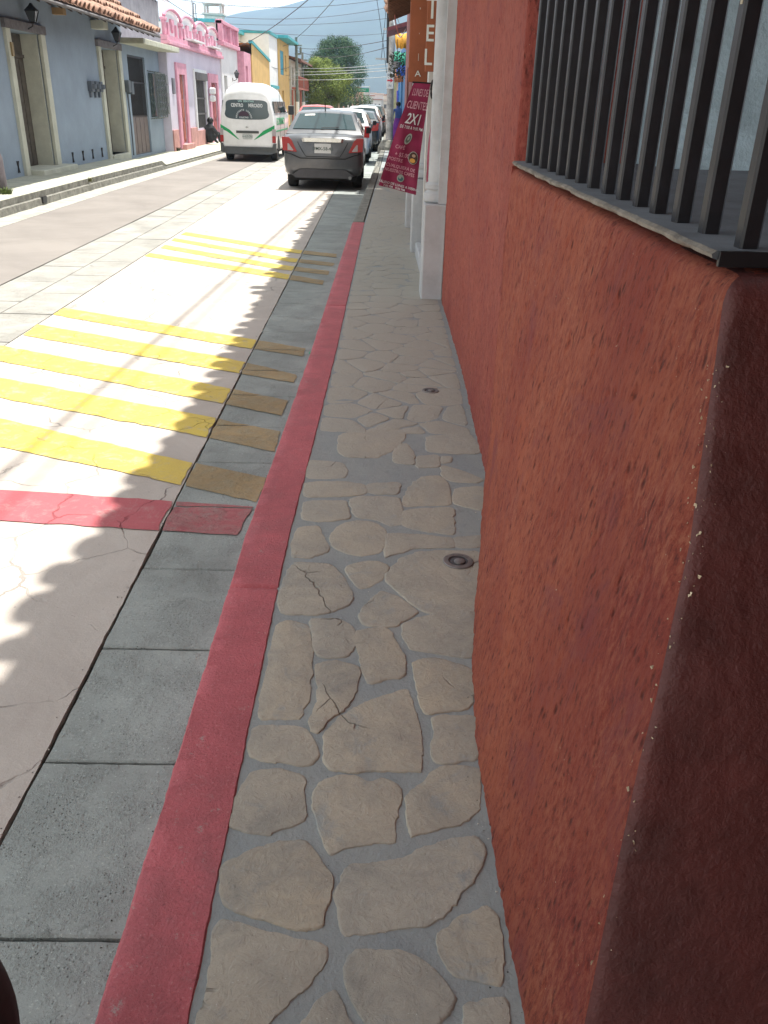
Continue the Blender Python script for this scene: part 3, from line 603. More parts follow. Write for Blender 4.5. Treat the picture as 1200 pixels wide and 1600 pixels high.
# eaves of the red house: barrel tiles on a boarded overhang; their shadow falls on the road
M_tile = simple('clay_roof_tile', (.35, .21, .15), .85, .5, 7, .6, 50, .006, grime=.5); M_board = simple('dark_eave_boards', (.075, .05, .038), .8, .4, 9, .4, 40)
def tiles(b, ya, yb, xe, ze, dirx, slope=.42, run=2.6, pitch=.2, r=.098, wob=0, seed=0, courses=6, m=0, fx=None):
    n = int((yb-ya)/pitch); rr = random.Random(seed); rb0 = r
    for i in range(n):
        y = ya+(i+.5)*pitch+rr.uniform(-.025, .025); L = run/courses; e0 = (rr.uniform(-.045, .045)+.06*noise.noise(Vector((y*1.7, seed, 0)))+.03*noise.noise(Vector((y*.6, seed, 4))))*wob; r = rb0*rr.uniform(.78, 1.14); xs = fx(y) if fx else xe
        for c in range(courses):
            x0 = xs+dirx*(c*L-.04+(e0 if c == 0 else 0)); x1 = xs+dirx*((c+1)*L+.03); z0, z1 = ze+slope*(c*L)+.035, ze+slope*((c+1)*L)+.005; ra, rb = r, r*.82
            outer = [[(x0+(dirx*.045*(1-sin(a)) if c == 0 else 0), y+cos(a)*ra, z0+sin(a)*ra) for a in [pi*k/6 for k in range(7)]], [(x1, y+cos(a)*rb, z1+sin(a)*rb) for a in [pi*k/6 for k in range(7)]]]
            innr = [[(x0+(dirx*.045*(1-sin(a)) if c == 0 else 0), y+cos(a)*(ra-.014), z0+sin(a)*(ra-.014)) for a in [pi*k/6 for k in range(7)]], [(x1, y+cos(a)*(rb-.014), z1+sin(a)*(rb-.014)) for a in [pi*k/6 for k in range(7)]]]
            b.rings([outer[0], outer[1], innr[1], innr[0], outer[0]], m=m, cap=False, close=False)
        # channel tile between two covers
        b.add([(xs+dirx*.005, y+pitch*.25, ze+.02), (xs+dirx*.005, y+pitch*.75, ze+.02), (xs+dirx*run, y+pitch*.7, ze+slope*run), (xs+dirx*run, y+pitch*.3, ze+slope*run)], [(0, 1, 2, 3)], m)
EX = [(-5, -.70), (2.1, -.60), (2.85, -.68), (3.3, -.63), (3.9, -.61), (5.2, -.55), (6.4, -.51), (8.5, -.56), (11.6, -.51), (18, -.40), (30, -.25)]
def eave(parent, name, ya, yb, xe, xw, ze, dirx, seed=0, wob=1, fx=None, run=2.2, pitch=.2, slope=.42, rafters=True):
    b = B(); tiles(b, ya, yb, xe, ze, dirx, seed=seed, wob=wob, fx=fx, run=run, pitch=pitch, slope=slope, courses=max(2, int(run/.42)))
    t = b.build(name, M_tile, parent, smooth=50)
    q = B(); s = slope; pts = [ya+(yb-ya)*k/8 for k in range(9)]; X = fx or (lambda y: xe)
    rs = [[(X(y)+dirx*.04, y, ze-.02+s*.04), (X(y)+dirx*run, y, ze-.02+s*run), (X(y)+dirx*run, y, ze-.045+s*run), (X(y)+dirx*.04, y, ze-.045+s*.04)] for y in pts]; q.rings(rs)
    if rafters:
        y = ya+.2
        while y < yb:
            x = X(y)+dirx*.06; q.rings([[(x, y-.035, ze-.045+s*.06), (x, y+.035, ze-.045+s*.06), (x, y+.035, ze-.12+s*.06), (x, y-.035, ze-.12+s*.06)], [(xw+dirx*.05, y-.035, ze-.045+s*abs(xw+dirx*.05-x)), (xw+dirx*.05, y+.035, ze-.045+s*abs(xw+dirx*.05-x)), (xw+dirx*.05, y+.035, ze-.13+s*abs(xw+dirx*.05-x)), (xw+dirx*.05, y-.035, ze-.13+s*abs(xw+dirx*.05-x))]]); y += .55
    q.build('eave_boards', M_board, parent)
eave(red, 'roof_tiles', -4.5, 7.3, -.6, .5, 3.32, 1, 3, 1, lambda y: lin(EX, y), 3.0, pitch=.235)

# drains let into the pavement
def drain(x, y, r, label):
    d = thing('pavement_drain', label, 'drain', (x, y, .118), group='round metal drains in the flagstones')
    mm = simple('cast_iron_ring', (.24, .225, .22), .5, .3, 30, .5, 120, .001, metal=.6)
    q = B(); q.lathe(0, 0, [(r, -.01), (r, .004), (r*.96, .006), (r*.70, .006), (r*.66, .006), (r*.64, -.004)], 36, cap=False); q.build('ring', mm, d, smooth=30)
    q = B(); q.lathe(0, 0, [(r*.655, .003), (r*.50, .002), (r*.48, .004), (r*.40, .005), (.001, .005)], 32, cap=False); q.build('cup', simple('drain_cup', (.05, .045, .05), .5, .3, 30), d, smooth=30)
    q = B(); q.lathe(.004, -r*.14, [(r*.36, .004), (r*.35, .009), (r*.30, .010), (.001, .010)], 24); q.build('plug', mm, d, smooth=30)
    return d
drain(.325, 2.66, .056, 'round metal drain close to the foot of the red wall, the nearer one'); drain(.335, 4.68, .050, 'small round metal drain set in the flagstones further along the pavement')
# a scrap of green litter by the kerb and pebbles of cement
b = B(); b.rings([[(-.455+.012*cos(a)*k, 5.86+.03*sin(a)*k, .004+.02*(1-k)) for a in [i*pi/4 for i in range(8)]] for k in (1, .6)]); tag(b.build('litter', simple('green_plastic', (.02, .25, .13), .4)), 'tiny green scrap of litter lying against the red kerb', 'litter')
# dark rounded rim at the lower left: a tyre of something standing in the gutter
WX, WY, WZ = -.612, .60, .30
b = B(); rs = []
for i in range(49):
    a = 2*pi*i/48; cy_, cz_ = WY, WZ; rs.append([(WX+.055*cos(t), cy_+(.25+.055*sin(t))*cos(a), cz_+(.25+.055*sin(t))*sin(a)) for t in [2*pi*k/14 for k in range(14)]])
b.rings(rs, cap=False)
M_tyre = simple('worn_tyre', (.022, .020, .021), .7, .3, 20, .4, 80, .002)
mw = thing('wheel', 'black tyred wheel standing in the gutter at the bottom left corner', 'wheel', (WX, WY, 0))
ty = b.build('tyre', M_tyre, mw, smooth=60); ty.location = -mw.location
q = B(); q.lathe(0, 0, [(.20, -.02), (.205, 0), (.20, .02), (.03, .03), (.03, -.03), (.20, -.02)], 28, cap=False); hub = q.build('rim', M_steel, mw, smooth=40); hub.rotation_euler = (0, pi/2, 0); hub.location = (0, 0, .30)
# ================================================================ hotel with white pilasters
M_hotel = simple('hotel_pink_white_wall', (.60, .50, .48), .85, .15, 3, .4, 50, grime=.25); M_pil = simple('grey_white_pilaster_paint', (.50, .52, .54), .75, .12, 5, .35, 60, .003, grime=.3)
M_trim = simple('white_trim', (.66, .66, .64), .7, .1, 5, .3, 60, grime=.2); M_mar = simple('maroon_trim', (.26, .07, .07), .7, .3, 8)
hotel = thing('hotel_building', 'pale hotel front with white pilasters on square pedestals, just past the red wall', 'hotel', (.57, 7.25, .118))
def facade(b, x, y0, y1, z0, z1, ops, depth, sgn, m=0):
    """wall plane facing sgn*x with real openings and reveals"""
    ys = sorted({y0, y1, *[v for o in ops for v in o[:2]]}); zs = sorted({z0, z1, *[v for o in ops for v in o[2:4]]})
    for ya, yb_ in zip(ys, ys[1:]):
        for za, zb in zip(zs, zs[1:]):
            cy, cz = (ya+yb_)/2, (za+zb)/2
            if any(o[0] < cy < o[1] and o[2] < cz < o[3] for o in ops): continue
            b.add([(x, ya, za), (x, yb_, za), (x, yb_, zb), (x, ya, zb)], [(0, 1, 2, 3)], m)
    xi = x-sgn*depth
    for ya, yb_, za, zb in ops:
        b.add([(x, ya, za), (x, yb_, za), (x, yb_, zb), (x, ya, zb), (xi, ya, za), (xi, yb_, za), (xi, yb_, zb), (xi, ya, zb)], [(0, 4, 7, 3), (1, 2, 6, 5), (3, 7, 6, 2), (0, 1, 5, 4)], m)
    xt = x-sgn*3.5
    b.add([(x, y0, z0), (x, y0, z1), (xt, y0, z1), (xt, y0, z0)], [(0, 1, 2, 3)], m); b.add([(x, y1, z0), (x, y1, z1), (xt, y1, z1), (xt, y1, z0)], [(0, 1, 2, 3)], m)
    b.add([(x, y0, z1), (x, y1, z1), (xt, y1, z1), (xt, y0, z1)], [(0, 1, 2, 3)], m)
b = B(); facade(b, .575, 7.245, 14.0, 0, 3.5, [(7.95, 9.55, .24, 2.75), (10.6, 11.7, .24, 2.6), (12.3, 13.3, .9, 2.5)], .35, -1); b.build('wall', M_hotel, hotel)
b = B(); b.box(.93, .97, 7.9, 13.4, .1, 2.8); b.build('door', simple('dark_wood_door', (.14, .07, .05), .6, .3, 5), hotel)
b = B(); b.box(.44, .93, 7.62, 9.72, .05, .235, bev=.01); b.build('doorstep', M_pil, hotel)
def pilaster(y, x0=.395, ztop=2.75, wd=.36):
    q = B(); q.box(x0, .574, y, y+wd, .05, .885, bev=.008); q.box(x0-.008, .574, y-.006, y+wd+.006, .05, .17, bev=.004) if 0 else None
    p = q.build('pedestal', M_pil, hotel)
    q = B(); cx, cy = .500, y+wd/2
    q.lathe(cx, cy, [(.001, .886), (.088, .886), (.108, .902), (.114, .93), (.108, .96), (.09, .975), (.086, .985), (.098, 1.0), (.098, 1.03), (.084, 1.045), (.001, 1.045)], 28, cap=False); q.build('torus_base', M_pil, p, smooth=35)
    q = B(); q.lathe(cx, cy, [(.077, 1.045), (.075, 1.6), (.071, ztop)], 28); q.box(.505, .574, y+.03, y+wd-.03, .888, ztop); q.build('shaft', M_pil, p, smooth=35)
    q = B(); q.box(x0+.01, .574, y+.0, y+wd, ztop, ztop+.12, bev=.01); q.build('capital', M_trim, p)
pilaster(7.255); pilaster(9.75); pilaster(11.85)
q = B(); q.box(.52, .573, 7.66, 7.70, .24, 2.75); q.box(.53, .573, 7.70, 7.76, .24, 2.75); q.build('red_moulding', M_mar, hotel)
q = B(); q.box(.50, .573, 7.82, 7.94, .236, 2.75, bev=.005); q.box(.50, .573, 9.57, 9.69, .236, 2.75, bev=.005); q.box(.50, .573, 7.81, 9.70, 2.76, 2.9, bev=.005); q.build('door_frame', M_trim, hotel)
hx = lambda y: lin(EX, y)
eave(hotel, 'roof_tiles', 7.32, 17.9, -.5, .57, 3.42, 1, 5, 1.3, hx, 2.8, pitch=.235)
for c in hotel.children: c.location = -hotel.location
# hanging signs
M_brown = simple('rusty_brown_sign_board', (.36, .11, .045), .6, .25, 2.5, .2, 60, grime=.2); M_letter = flat('white_lettering', (.72, .76, .72), .5); M_dim = flat('aged_cream_lettering', (.62, .56, .48), .6)
def vsign(name, label, x0, x1, y, z0, z1, letters, cat='sign'):
    s = thing(name, label, cat, ((x0+x1)/2, y, z0))
    q = B(); q.box(x0, x1, y, y+.035, z0, z1, bev=.004); bd = q.build('board', M_brown, s); bd.location = -s.location
    q = B()
    for ch, cx, cz, h, sx, bold in letters: textmesh(q, ch, h, Matrix.Translation((cx, y-.002, cz)) @ Matrix.Rotation(pi/2, 4, 'X'), ext=.004, sx=sx, bold=bold)
    l = q.build('lettering', M_letter, s); l.location = -s.location
    q = B(); q.tube([(x1-.01, y+.018, z1-.12), (.60, y+.018, z1-.12)], .010); q.tube([(x1-.01, y+.018, z0+.15), (.60, y+.018, z0+.15)], .010); k = q.build('bracket', M_steel, s, split=True)
    for k_ in k: k_.location = -s.location
    return s
vsign('hotel_sign', 'long brown hanging sign board with white vertical letters ending T E L', .385, .535, 7.98, 1.875, 3.0,
      [('H', .425, 2.71, .125, .9, .01), ('O', .425, 2.54, .125, .9, .01), ('T', .425, 2.265, .155, .80, .012), ('E', .413, 2.10, .125, .88, .012), ('L', .405, 1.925, .125, .88, .012)])
vsign('small_brown_sign', 'brown hanging sign board with thin worn letters over a white A, behind the hotel sign', .255, .425, 8.3, 1.80, 2.95,
      [('A', .338, 1.845, .048, 1.2, .01), ('I', .338, 1.965, .062, .45, -.012), ('\'', .338, 2.15, .03, .8, 0), (',', .338, 2.36, .05, .8, 0), ('I', .338, 2.5, .06, .5, -.01)])
# burgundy cloth banner blown askew, and its twisted twin
M_cloth = simple('burgundy_banner_cloth', (.30, .022, .085), .75, .25, 5, .3, 40, col2=(.20, .012, .045)); M_pinkt = flat('pale_pink_print', (.66, .36, .42)); M_wht = flat('white_print', (.72, .74, .74)); M_green_grey = flat('grey_green_print', (.36, .42, .37))
M_choc = flat('chocolate_print', (.07, .03, .02)); M_oran = flat('orange_print', (.60, .30, .04)); M_teal = flat('teal_print', (.05, .16, .16))
def bil(A, B_, C_, D, u, v):   # A top-left, B top-right, C bottom-right, D bottom-left
    return A*(1-u)*(1-v)+B_*u*(1-v)+C_*u*v+D*(1-u)*v
TL, TR, BR, BL = Vector((.290, 7.9, 1.785)), Vector((.432, 7.9, 1.78)), Vector((.338, 7.72, .915)), Vector((.012, 7.66, .992))
def bp(u, v, off=0):
    p = bil(TL, TR, BR, BL, u, v); p.x += -.010*sin(v*pi)*(1-u*.3)
    p.y += .014*sin(u*7+v*5)*v+.008*sin(u*13-v*9)*v - off; return p
ban = thing('cloth_banner', 'burgundy cloth banner offering 2X1, blown sideways over the pavement', 'banner', (.43, 7.9, 1.78))
q = B(); rs = [[bp(i/16, j/40) for i in range(17)] for j in range(41)]; q.rings(rs, cap=False, close=False); rs = [[bp(i/16, j/40, -.004) for i in range(17)] for j in range(41)]; q.rings(rs, cap=False, close=False)
cl = q.build('cloth', M_cloth, ban, smooth=80); cl.location = -ban.location
W, H = .30, .85
def warp_at(cu, cv, rot=0, off=.005):
    def f(v):
        x = v.x*cos(rot)-v.y*sin(rot); y = v.x*sin(rot)+v.y*cos(rot); return bp(cu+x/W, cv-y/H, off+v.z*.3)
    return f
def row(q, s, u, v, h, sx=1, m=0, bold=.0, sh=0): textmesh(q, s, h, None, m, .002, sx, sh, bold, warp_at(u, v), 'CENTER')
q = B()
row(q, 'LUNES DE', .54, .115, .058, .70, 0, .01); row(q, 'CLIENTES', .54, .235, .062, .78, 0, .012)
row(q, '2X1', .52, .375, .085, .95, 1, .02, .2); row(q, 'DE 7:00 A 9:00 PM', .52, .425, .026, .95, 1, .01)
row(q, 'CAFÉ', .30, .62, .030, 1.0, 0, .01); row(q, '+ $5.00', .42, .69, .034, .95, 0, .01); row(q, 'POSTRE', .26, .74, .028, 1.0, 0, .01)
row(q, 'CUALQUIERA DE', .46, .80, .026, .95, 0, .01); row(q, 'NUESTROS CAFÉS', .46, .845, .026, .9, 0, .01)
row(q, 'VÁLIDO DE LUNES A VIERNES', .52, .965, .020, .92, 1, .01); row(q, '7:00 PM   9:00 PM', .40, .995, .018, .95, 1, .01)
lt = q.build('lettering', [M_pinkt, M_wht], ban); lt.location = -ban.location
def blob(q, cu, cv, ru, rv, m, off, n=26, pw=1, rot=0):
    P = [];
    for k in range(n):
        a = 2*pi*k/n; x = ru*cos(a); y = rv*sin(a)*(1+.0*pw); x2 = x*cos(rot)-y*sin(rot); y2 = x*sin(rot)+y*cos(rot); P.append(bp(cu+x2/W, cv-y2/H, off))
    P2 = [p+Vector((0, .003, 0)) for p in P]; q.rings([P2, P], m)
q = B(); blob(q, .50, .515, .030, .048, 0, .008, rot=-.5); blob(q, .50, .515, .020, .034, 1, .011, rot=-.5); blob(q, .51, .51, .010, .018, 0, .013, rot=-.4)
blob(q, .78, .675, .046, .050, 0, .008); blob(q, .78, .675, .041, .045, 2, .011); blob(q, .79, .655, .018, .012, 4, .014); blob(q, .77, .70, .026, .017, 3, .014)
blob(q, .52, .885, .030, .030, 0, .008); blob(q, .52, .89, .022, .018, 5, .011); blob(q, .50, .875, .012, .014, 0, .013)
pc = q.build('picture_print', [M_green_grey, flat('dull_green_print', (.10, .13, .10)), M_choc, M_oran, flat('tan_print', (.45, .30, .2)), M_teal], ban, split=True)
for o_ in pc: o_.location = -ban.location
q = B(); q.tube([(.28, 7.905, 1.79), (.44, 7.905, 1.785)], .007); q.tube([(.44, 7.905, 1.785), (.47, 7.93, 1.80), (.60, 7.97, 1.80)], .007); k = q.build('rod', M_steel, ban); k.location = -ban.location
q = B(); pts = [(.455+.016*cos(a), 7.88+.01*sin(a*.5), 1.74+.07*sin(a)) for a in [2*pi*i/16 for i in range(17)]]; q.tube(pts, .009); q.tube([(.463, 7.88, 1.82), (.468, 7.88, 1.66)], .008); kk = q.build('cord_coil', M_black, ban); kk.location = -ban.location
tw = thing('twisted_banner', 'second burgundy banner hanging rolled and twisted against the white pilaster', 'banner', (.47, 7.75, 1.8))
q = B(); rs = []
for j in range(61):
    v = j/60; z = 1.80-1.16*v; cx = .468-.058*v**1.2+.006*sin(v*9); cw = .020+.010*sin(v*5+.5) if v < .55 else .012+.006*sin(v*14); tws = v*3.2 if v < .55 else 1.8+(v-.55)*16
    rs.append([(cx+cw*cos(tws+pi*k/4)*(1 if k % 2 == 0 else .8), 7.62+cw*.9*sin(tws+pi*k/4), z) for k in range(8)])
q.rings(rs)
for i, f in enumerate(q.f): q.m[i] = 0
M_tw = simple('folded_banner_pink', (.40, .12, .17), .8, .4, 12, .5, 30, col2=(.28, .05, .09))
a = q.build('cloth', M_tw, tw, smooth=60); a.location = -tw.location
q = B(); textmesh(q, '1', .10, Matrix.Translation((.466, 7.585, 1.52)) @ Matrix.Rotation(pi/2, 4, 'X'), ext=.002, shear=.15, bold=.02, sx=.6); textmesh(q, '00 PM', .018, Matrix.Translation((.462, 7.59, 1.46)) @ Matrix.Rotation(pi/2, 4, 'X'), ext=.002, sx=.8, bold=.01); a = q.build('lettering', M_wht, tw); a.location = -tw.location

# ================================================================ the row beyond the hotel, right side
shop1 = thing('tiled_house', 'maroon house with a deep brown raftered eave above the hotel sign', 'house')
b = B(); facade(b, .66, 14.0, 24.0, 0, 3.8, [(15, 16.2, .14, 2.4), (18, 19, .9, 2.3), (21, 22.3, .14, 2.4)], .3, -1); b.build('wall', simple('dull_maroon_wall', (.30, .12, .11), .85, .25, 3), shop1)
b = B(); b.box(.96, 1.0, 14.5, 23, .1, 2.6); b.build('door', simple('green_brown_door', (.09, .09, .07), .6), shop1)
e1 = lambda y: lin([(14, -.05), (17.5, .12), (21, .16), (24, .2)], y)
b = B(); tiles(b, 18.0, 22.0, .1, 3.42, 1, slope=.35, run=2.5, pitch=.22, fx=e1, wob=1); b.build('roof_tiles', M_tile, shop1, smooth=50)
q = B(); M_raft = simple('brown_rafters', (.20, .10, .055), .8, .4, 12)
y = 18.0
while y < 22.0:
    x = e1(y)+.02; q.rings([[(x, y-.04, 3.30), (x, y+.04, 3.30), (x, y+.04, 3.39), (x, y-.04, 3.39)], [(1.0, y-.04, 3.60), (1.0, y+.04, 3.60), (1.0, y+.04, 3.68), (1.0, y-.04, 3.68)]]); y += .3
q.rings([[(e1(y)+.0, y, 3.42), (1.2, y, 3.80), (1.2, y, 3.77), (e1(y)+.0, y, 3.39)] for y in (18.0, 20, 22.05)]); q.build('eave_boards', M_raft, shop1)
shop2 = thing('craft_shop', 'colourful craft shop front past the brown eave, blue wall and yellow post', 'shop')
b = B(); facade(b, .93, 24.0, 46, 0, 3.7, [(27, 28.4, .14, 2.5), (31, 33, .14, 2.5), (37, 40, .14, 2.5)], .3, -1); b.build('wall', simple('blue_shop_wall', (.08, .25, .50), .8, .3, 2), shop2)
b = B(); b.box(1.22, 1.26, 26, 41, .1, 2.6); b.build('door', simple('dark_shop_interior', (.06, .05, .07), .8), shop2)
b = B(); b.rings([[(.20, y, 3.52), (1.6, y, 3.92), (1.6, y, 3.82), (.20, y, 3.42)] for y in (26.5, 28.8)]); b.build('roof', simple('dark_red_canopy', (.17, .05, .06), .8, .3), shop2)
b = B(); b.box(.66, .76, 41.5, 41.7, .1, 3.0); b.build('post', simple('yellow_green_post', (.55, .54, .28), .7), shop2)
def awning(x0, x1, y, z0, z1, col, label, nm='awning'):
    q = B(); n = 12
    top = [(x0+(x1-x0)*i/n, y, z1+.02*sin(i)) for i in range(n+1)]; bot = [(x0+.05+(x1-x0-.08)*i/n, y-.12-.04*sin(i*1.7), z0+.05*(abs(sin(i*.9)))) for i in range(n+1)]
    mid = [(x0+(x1-x0)*i/n, y-.10-.05*sin(i*1.3), (z0+z1)/2) for i in range(n+1)]; back = [(p[0], y+.55, p[2]+.1) for p in top]
    q.rings([back, top, mid, bot, [(p[0], p[1]+.02, p[2]) for p in bot], [(p[0], p[1]+.02, p[2]) for p in mid], [(p[0], p[1], p[2]-.02) for p in back]], cap=False, close=False)
    o = q.build(nm, simple(nm+'_cloth', col, .85, .35, 9, .3, 30), smooth=60); tag(o, label, 'awning', 'coloured cloth awnings of the craft shops'); return o
for a in ((.46, 1.05, 29.2, 3.12, 3.50, (.62, .30, .03), 'orange cloth awning hanging under the dark red canopy'), (.48, 1.15, 31.5, 2.76, 3.10, (.03, .27, .18), 'green cloth awning hanging between the orange and the blue one'),
          (.60, 1.25, 34, 2.52, 2.84, (.03, .10, .42), 'deep blue cloth awning hanging below the green one'), (.55, 1.25, 36.5, 2.36, 2.72, (.30, .12, .06), 'brown scalloped awning, lowest of the row')): awning(*a)
# hanging textiles, a plant, a vendor
for k, (x, y, z0, z1, col, lb) in enumerate(((.86, 42.4, 1.1, 2.6, (.05, .22, .60), 'bright blue length of cloth hanging from the shop front'), (.82, 44.0, .9, 2.2, (.10, .12, .50), 'dark blue shawl hanging beside the bright blue cloth'), (.84, 43.2, .7, 1.6, (.20, .04, .35), 'purple skirt cloth hanging low at the shop door'))):
    q = B(); rs = [[(x+.22*s+.02*sin(v*3), y+.03*sin(s*9+v*2), z0+(z1-z0)*v) for s in [i/10 for i in range(11)]] for v in [j/8 for j in range(9)]]; q.rings(rs, cap=False, close=False)
    rs = [[(p[0], p[1]+.012, p[2]) for p in r] for r in rs]; q.rings(rs, cap=False, close=False); tag(q.build('hanging_cloth', simple('textile', col, .9, .4, 20), smooth=60), lb, 'cloth', 'cloths hanging at the craft shop')
pl = thing('hanging_plant', 'dark trailing plant in a hanging pot beside the utility pole', 'plant', (.50, 27.2, 2.55))
q = B(); q.lathe(0, 0, [(.02, 0), (.09, .02), (.12, .16), (.11, .17)], 14); q.build('pot', simple('grey_pot', (.30, .28, .28), .8), pl, smooth=40)
q = B(); rr = random.Random(3)
for i in range(420):
    a = rr.uniform(0, 2*pi); d = rr.random()**.6*.24; z = rr.uniform(-.25, .42); c = Vector((d*cos(a), d*sin(a), z)); u = Vector((rr.uniform(-1, 1), rr.uniform(-1, 1), rr.uniform(-1, 1))).normalized(); v = u.cross(Vector((.3, .5, .8))).normalized(); s = rr.uniform(.02, .045)
    q.add([c-u*s, c+v*s*.6, c+u*s, c-v*s*.6], [(0, 1, 2, 3)])
q.build('foliage', simple('dark_leaves', (.045, .05, .03), .7, .5, 30), pl)
q = B(); q.tube([(0, 0, .17), (0, 0, .75)], .008); q.build('hanger', M_steel, pl)
shop3 = thing('far_shop_row', 'low pale shop building on the right near the end of the street', 'building')
b = B(); facade(b, 1.25, 46, 80, 0, 3.2, [(50, 52, .1, 2.3), (58, 60, .1, 2.3), (66, 68, .1, 2.3)], .3, -1); b.build('wall', simple('cream_pink_wall', (.55, .42, .36), .85, .25, 2), shop3)
b = B(); b.rings([[(.85, y, 3.2), (4.6, y, 4.3), (4.6, y, 4.2), (.85, y, 3.1)] for y in (45.9, 80.2)]); b.build('roof', M_tile, shop3)
# ================================================================ blue-grey house on the left
M_blue = simple('blue_grey_limewash', (.275, .34, .42), .9, .12, .9, .25, 30, .004, grime=.22); M_beige = simple('cream_stone_surround', (.52, .53, .45), .85, .15, 3, .3, 40, grime=.15); M_lint = simple('grey_timber_lintel', (.17, .16, .17), .8, .3, 9)
M_wood = simple('dark_brown_door_wood', (.10, .085, .07), .7, .35, 7, .4, 40)
bh = thing('blue_house', 'blue-grey house with cream stone doorways under a deep tiled eave on the left', 'house', (-6.65, 20, .2))
XB = -6.65
b = B(); facade(b, XB, 4.0, 24.6, .0, 3.7, [(17.12, 18.62, .30, 2.66), (22.52, 24.0, .30, 2.66)], .40, 1); facade(b, XB, 24.6, 28.45, .0, 2.95, [(24.95, 26.75, .17, 2.62)], .40, 1); b.build('wall', M_blue, bh)
def doorway(y0, y1, z0, z1, step):
    q = B(); x = XB; q.box(x-.02, x+.06, y0-.20, y0, .1, z1, bev=.006); q.box(x-.02, x+.06, y1, y1+.24, .1, z1, bev=.006); q.box(x-.385, x-.022, y0+.002, y0+.03, .3, z1-.004); q.box(x-.385, x-.022, y1-.03, y1-.002, .3, z1-.004)
    fr = q.build('door_surround', M_beige, bh, split=True)[0]
    q = B(); q.box(x-.02, x+.075, y0-.24, y1+.28, z1+.002, z1+.15, bev=.005); q.build('lintel', M_lint, fr)
    q = B(); q.box(x-.39, x-.34, y0+.03, y1-.03, .3, z1-.01)
    for k in range(6): q.box(x-.34, x-.325, y0+.08+k*(y1-y0-.16)/6, y0+.08+(k+.85)*(y1-y0-.16)/6, .34, z1-.45)
    q.box(x-.34, x-.31, y0+.03, y1-.03, z1-.42, z1-.36); d = q.build('door', M_wood, bh)
    if step: q = B(); q.box(x-.33, x+.30, y0+.03, y1+.50, .1, .315, bev=.015); q.build('doorstep', M_beige, bh)
    else: q = B(); q.box(x-.33, x+.10, y0+.0, y1+.0, .1, .30, bev=.015); q.build('doorstep', M_beige, bh)
doorway(17.12, 18.62, .3, 2.66, True); doorway(22.52, 24.0, .3, 2.66, False)
q = B(); q.box(XB+.062, XB+.09, 17.0, 17.09, 2.22, 2.44); q.build('tile_plaque', simple('ochre_plaque', (.28, .20, .09), .5), bh)
for i, y in enumerate((21.35, 21.70, 22.02)):
    q = B(); q.box(XB+.002, XB+.10, y, y+.2, 1.70, 1.92, bev=.01); q.lathe(XB+.1, y+.1, [(.07, 1.76), (.075, 1.80), (.07, 1.86)], 12); q.box(XB+.002, XB+.05, y+.05, y+.15, 1.58, 1.70); tag(rebase(q.build('electric_meter', simple('grey_meter_box', (.10, .12, .15), .5), smooth=35), (XB, y+.1, 1.7)), ['grey electric meter on the blue wall, farthest from the second doorway', 'middle one of three grey electric meters on the blue wall', 'grey electric meter on the blue wall touching the second doorway'][i], 'meter', 'electric meters on the blue wall')
q = B(); q.box(XB+.002, XB+.16, 24.28, 24.50, 1.72, 2.0, bev=.01); q.box(XB+.002, XB+.16, 24.55, 24.78, 1.68, 1.98, bev=.01); q.tube([(XB+.06, 24.45, 1.7), (XB+.06, 24.5, .9), (XB+.05, 24.5, .2)], .02); tag(rebase(q.build('electric_meter', simple('dark_meter_box', (.10, .12, .14), .5), smooth=35), (XB, 24.5, .2)), 'pair of meter boxes with a conduit down the wall beside the iron gate', 'meter')
def lamp(y, z, label, x=XB):
    l = thing('wall_lantern', label, 'lantern', (x, y, z), group='black iron wall lanterns')
    q = B(); q.tube([(0, 0, -.22), (.10, 0, -.26), (.22, 0, -.20), (.25, 0, -.12)], .016); q.box(0, .02, -.05, .05, -.3, -.12); q.build('bracket', M_steel, l)
    q = B(); r = lambda s, z: [(.25+s*a, s*c, z) for a, c in ((-1, -1), (1, -1), (1, 1), (-1, 1))]; q.rings([r(.05, -.11), r(.115, .12)]); q.build('glass_panes', glass('lantern_glass', (.04, .045, .05), .3), l)
    q = B()
    for a, c in ((-1, -1), (1, -1), (1, 1), (-1, 1)): q.tube([(.25+.053*a, .053*c, -.12), (.25+.12*a, .12*c, .12)], .009, 6)
    q.rings([r(.13, .12), r(.135, .14), r(.05, .24), r(.02, .30)]); q.rings([r(.06, -.13), r(.055, -.105)]); q.build('frame', M_steel, l); l.scale = (.75, .75, .75); return l
lamp(17.95, 2.90, 'black iron lantern at the corner of the nearest cream doorway'); lamp(23.5, 2.92, 'black iron lantern beside the second doorway on the blue wall')
for i, y in enumerate((16.66, 19.72, 20.42, 21.12, 21.85)):
    q = B(); s = .07
    for k in (-1, 1): q.tube([(XB+.012, y-s*k*.5, .30), (XB+.012, y+s*k*.5, .50)], .012, 5)
    tag(rebase(q.build('painted_mark', M_steel), (XB, y, .3)), ['small dark X mark low on the blue wall, left of the nearest doorway', 'small dark X mark low on the blue wall, just right of the nearest doorstep', 'small dark X mark low on the blue wall, second right of the nearest doorstep', 'small dark X mark low on the blue wall, third right of the nearest doorstep', 'small dark X mark low on the blue wall, against the second doorway'][i], 'mark', 'X marks along the foot of the blue wall')
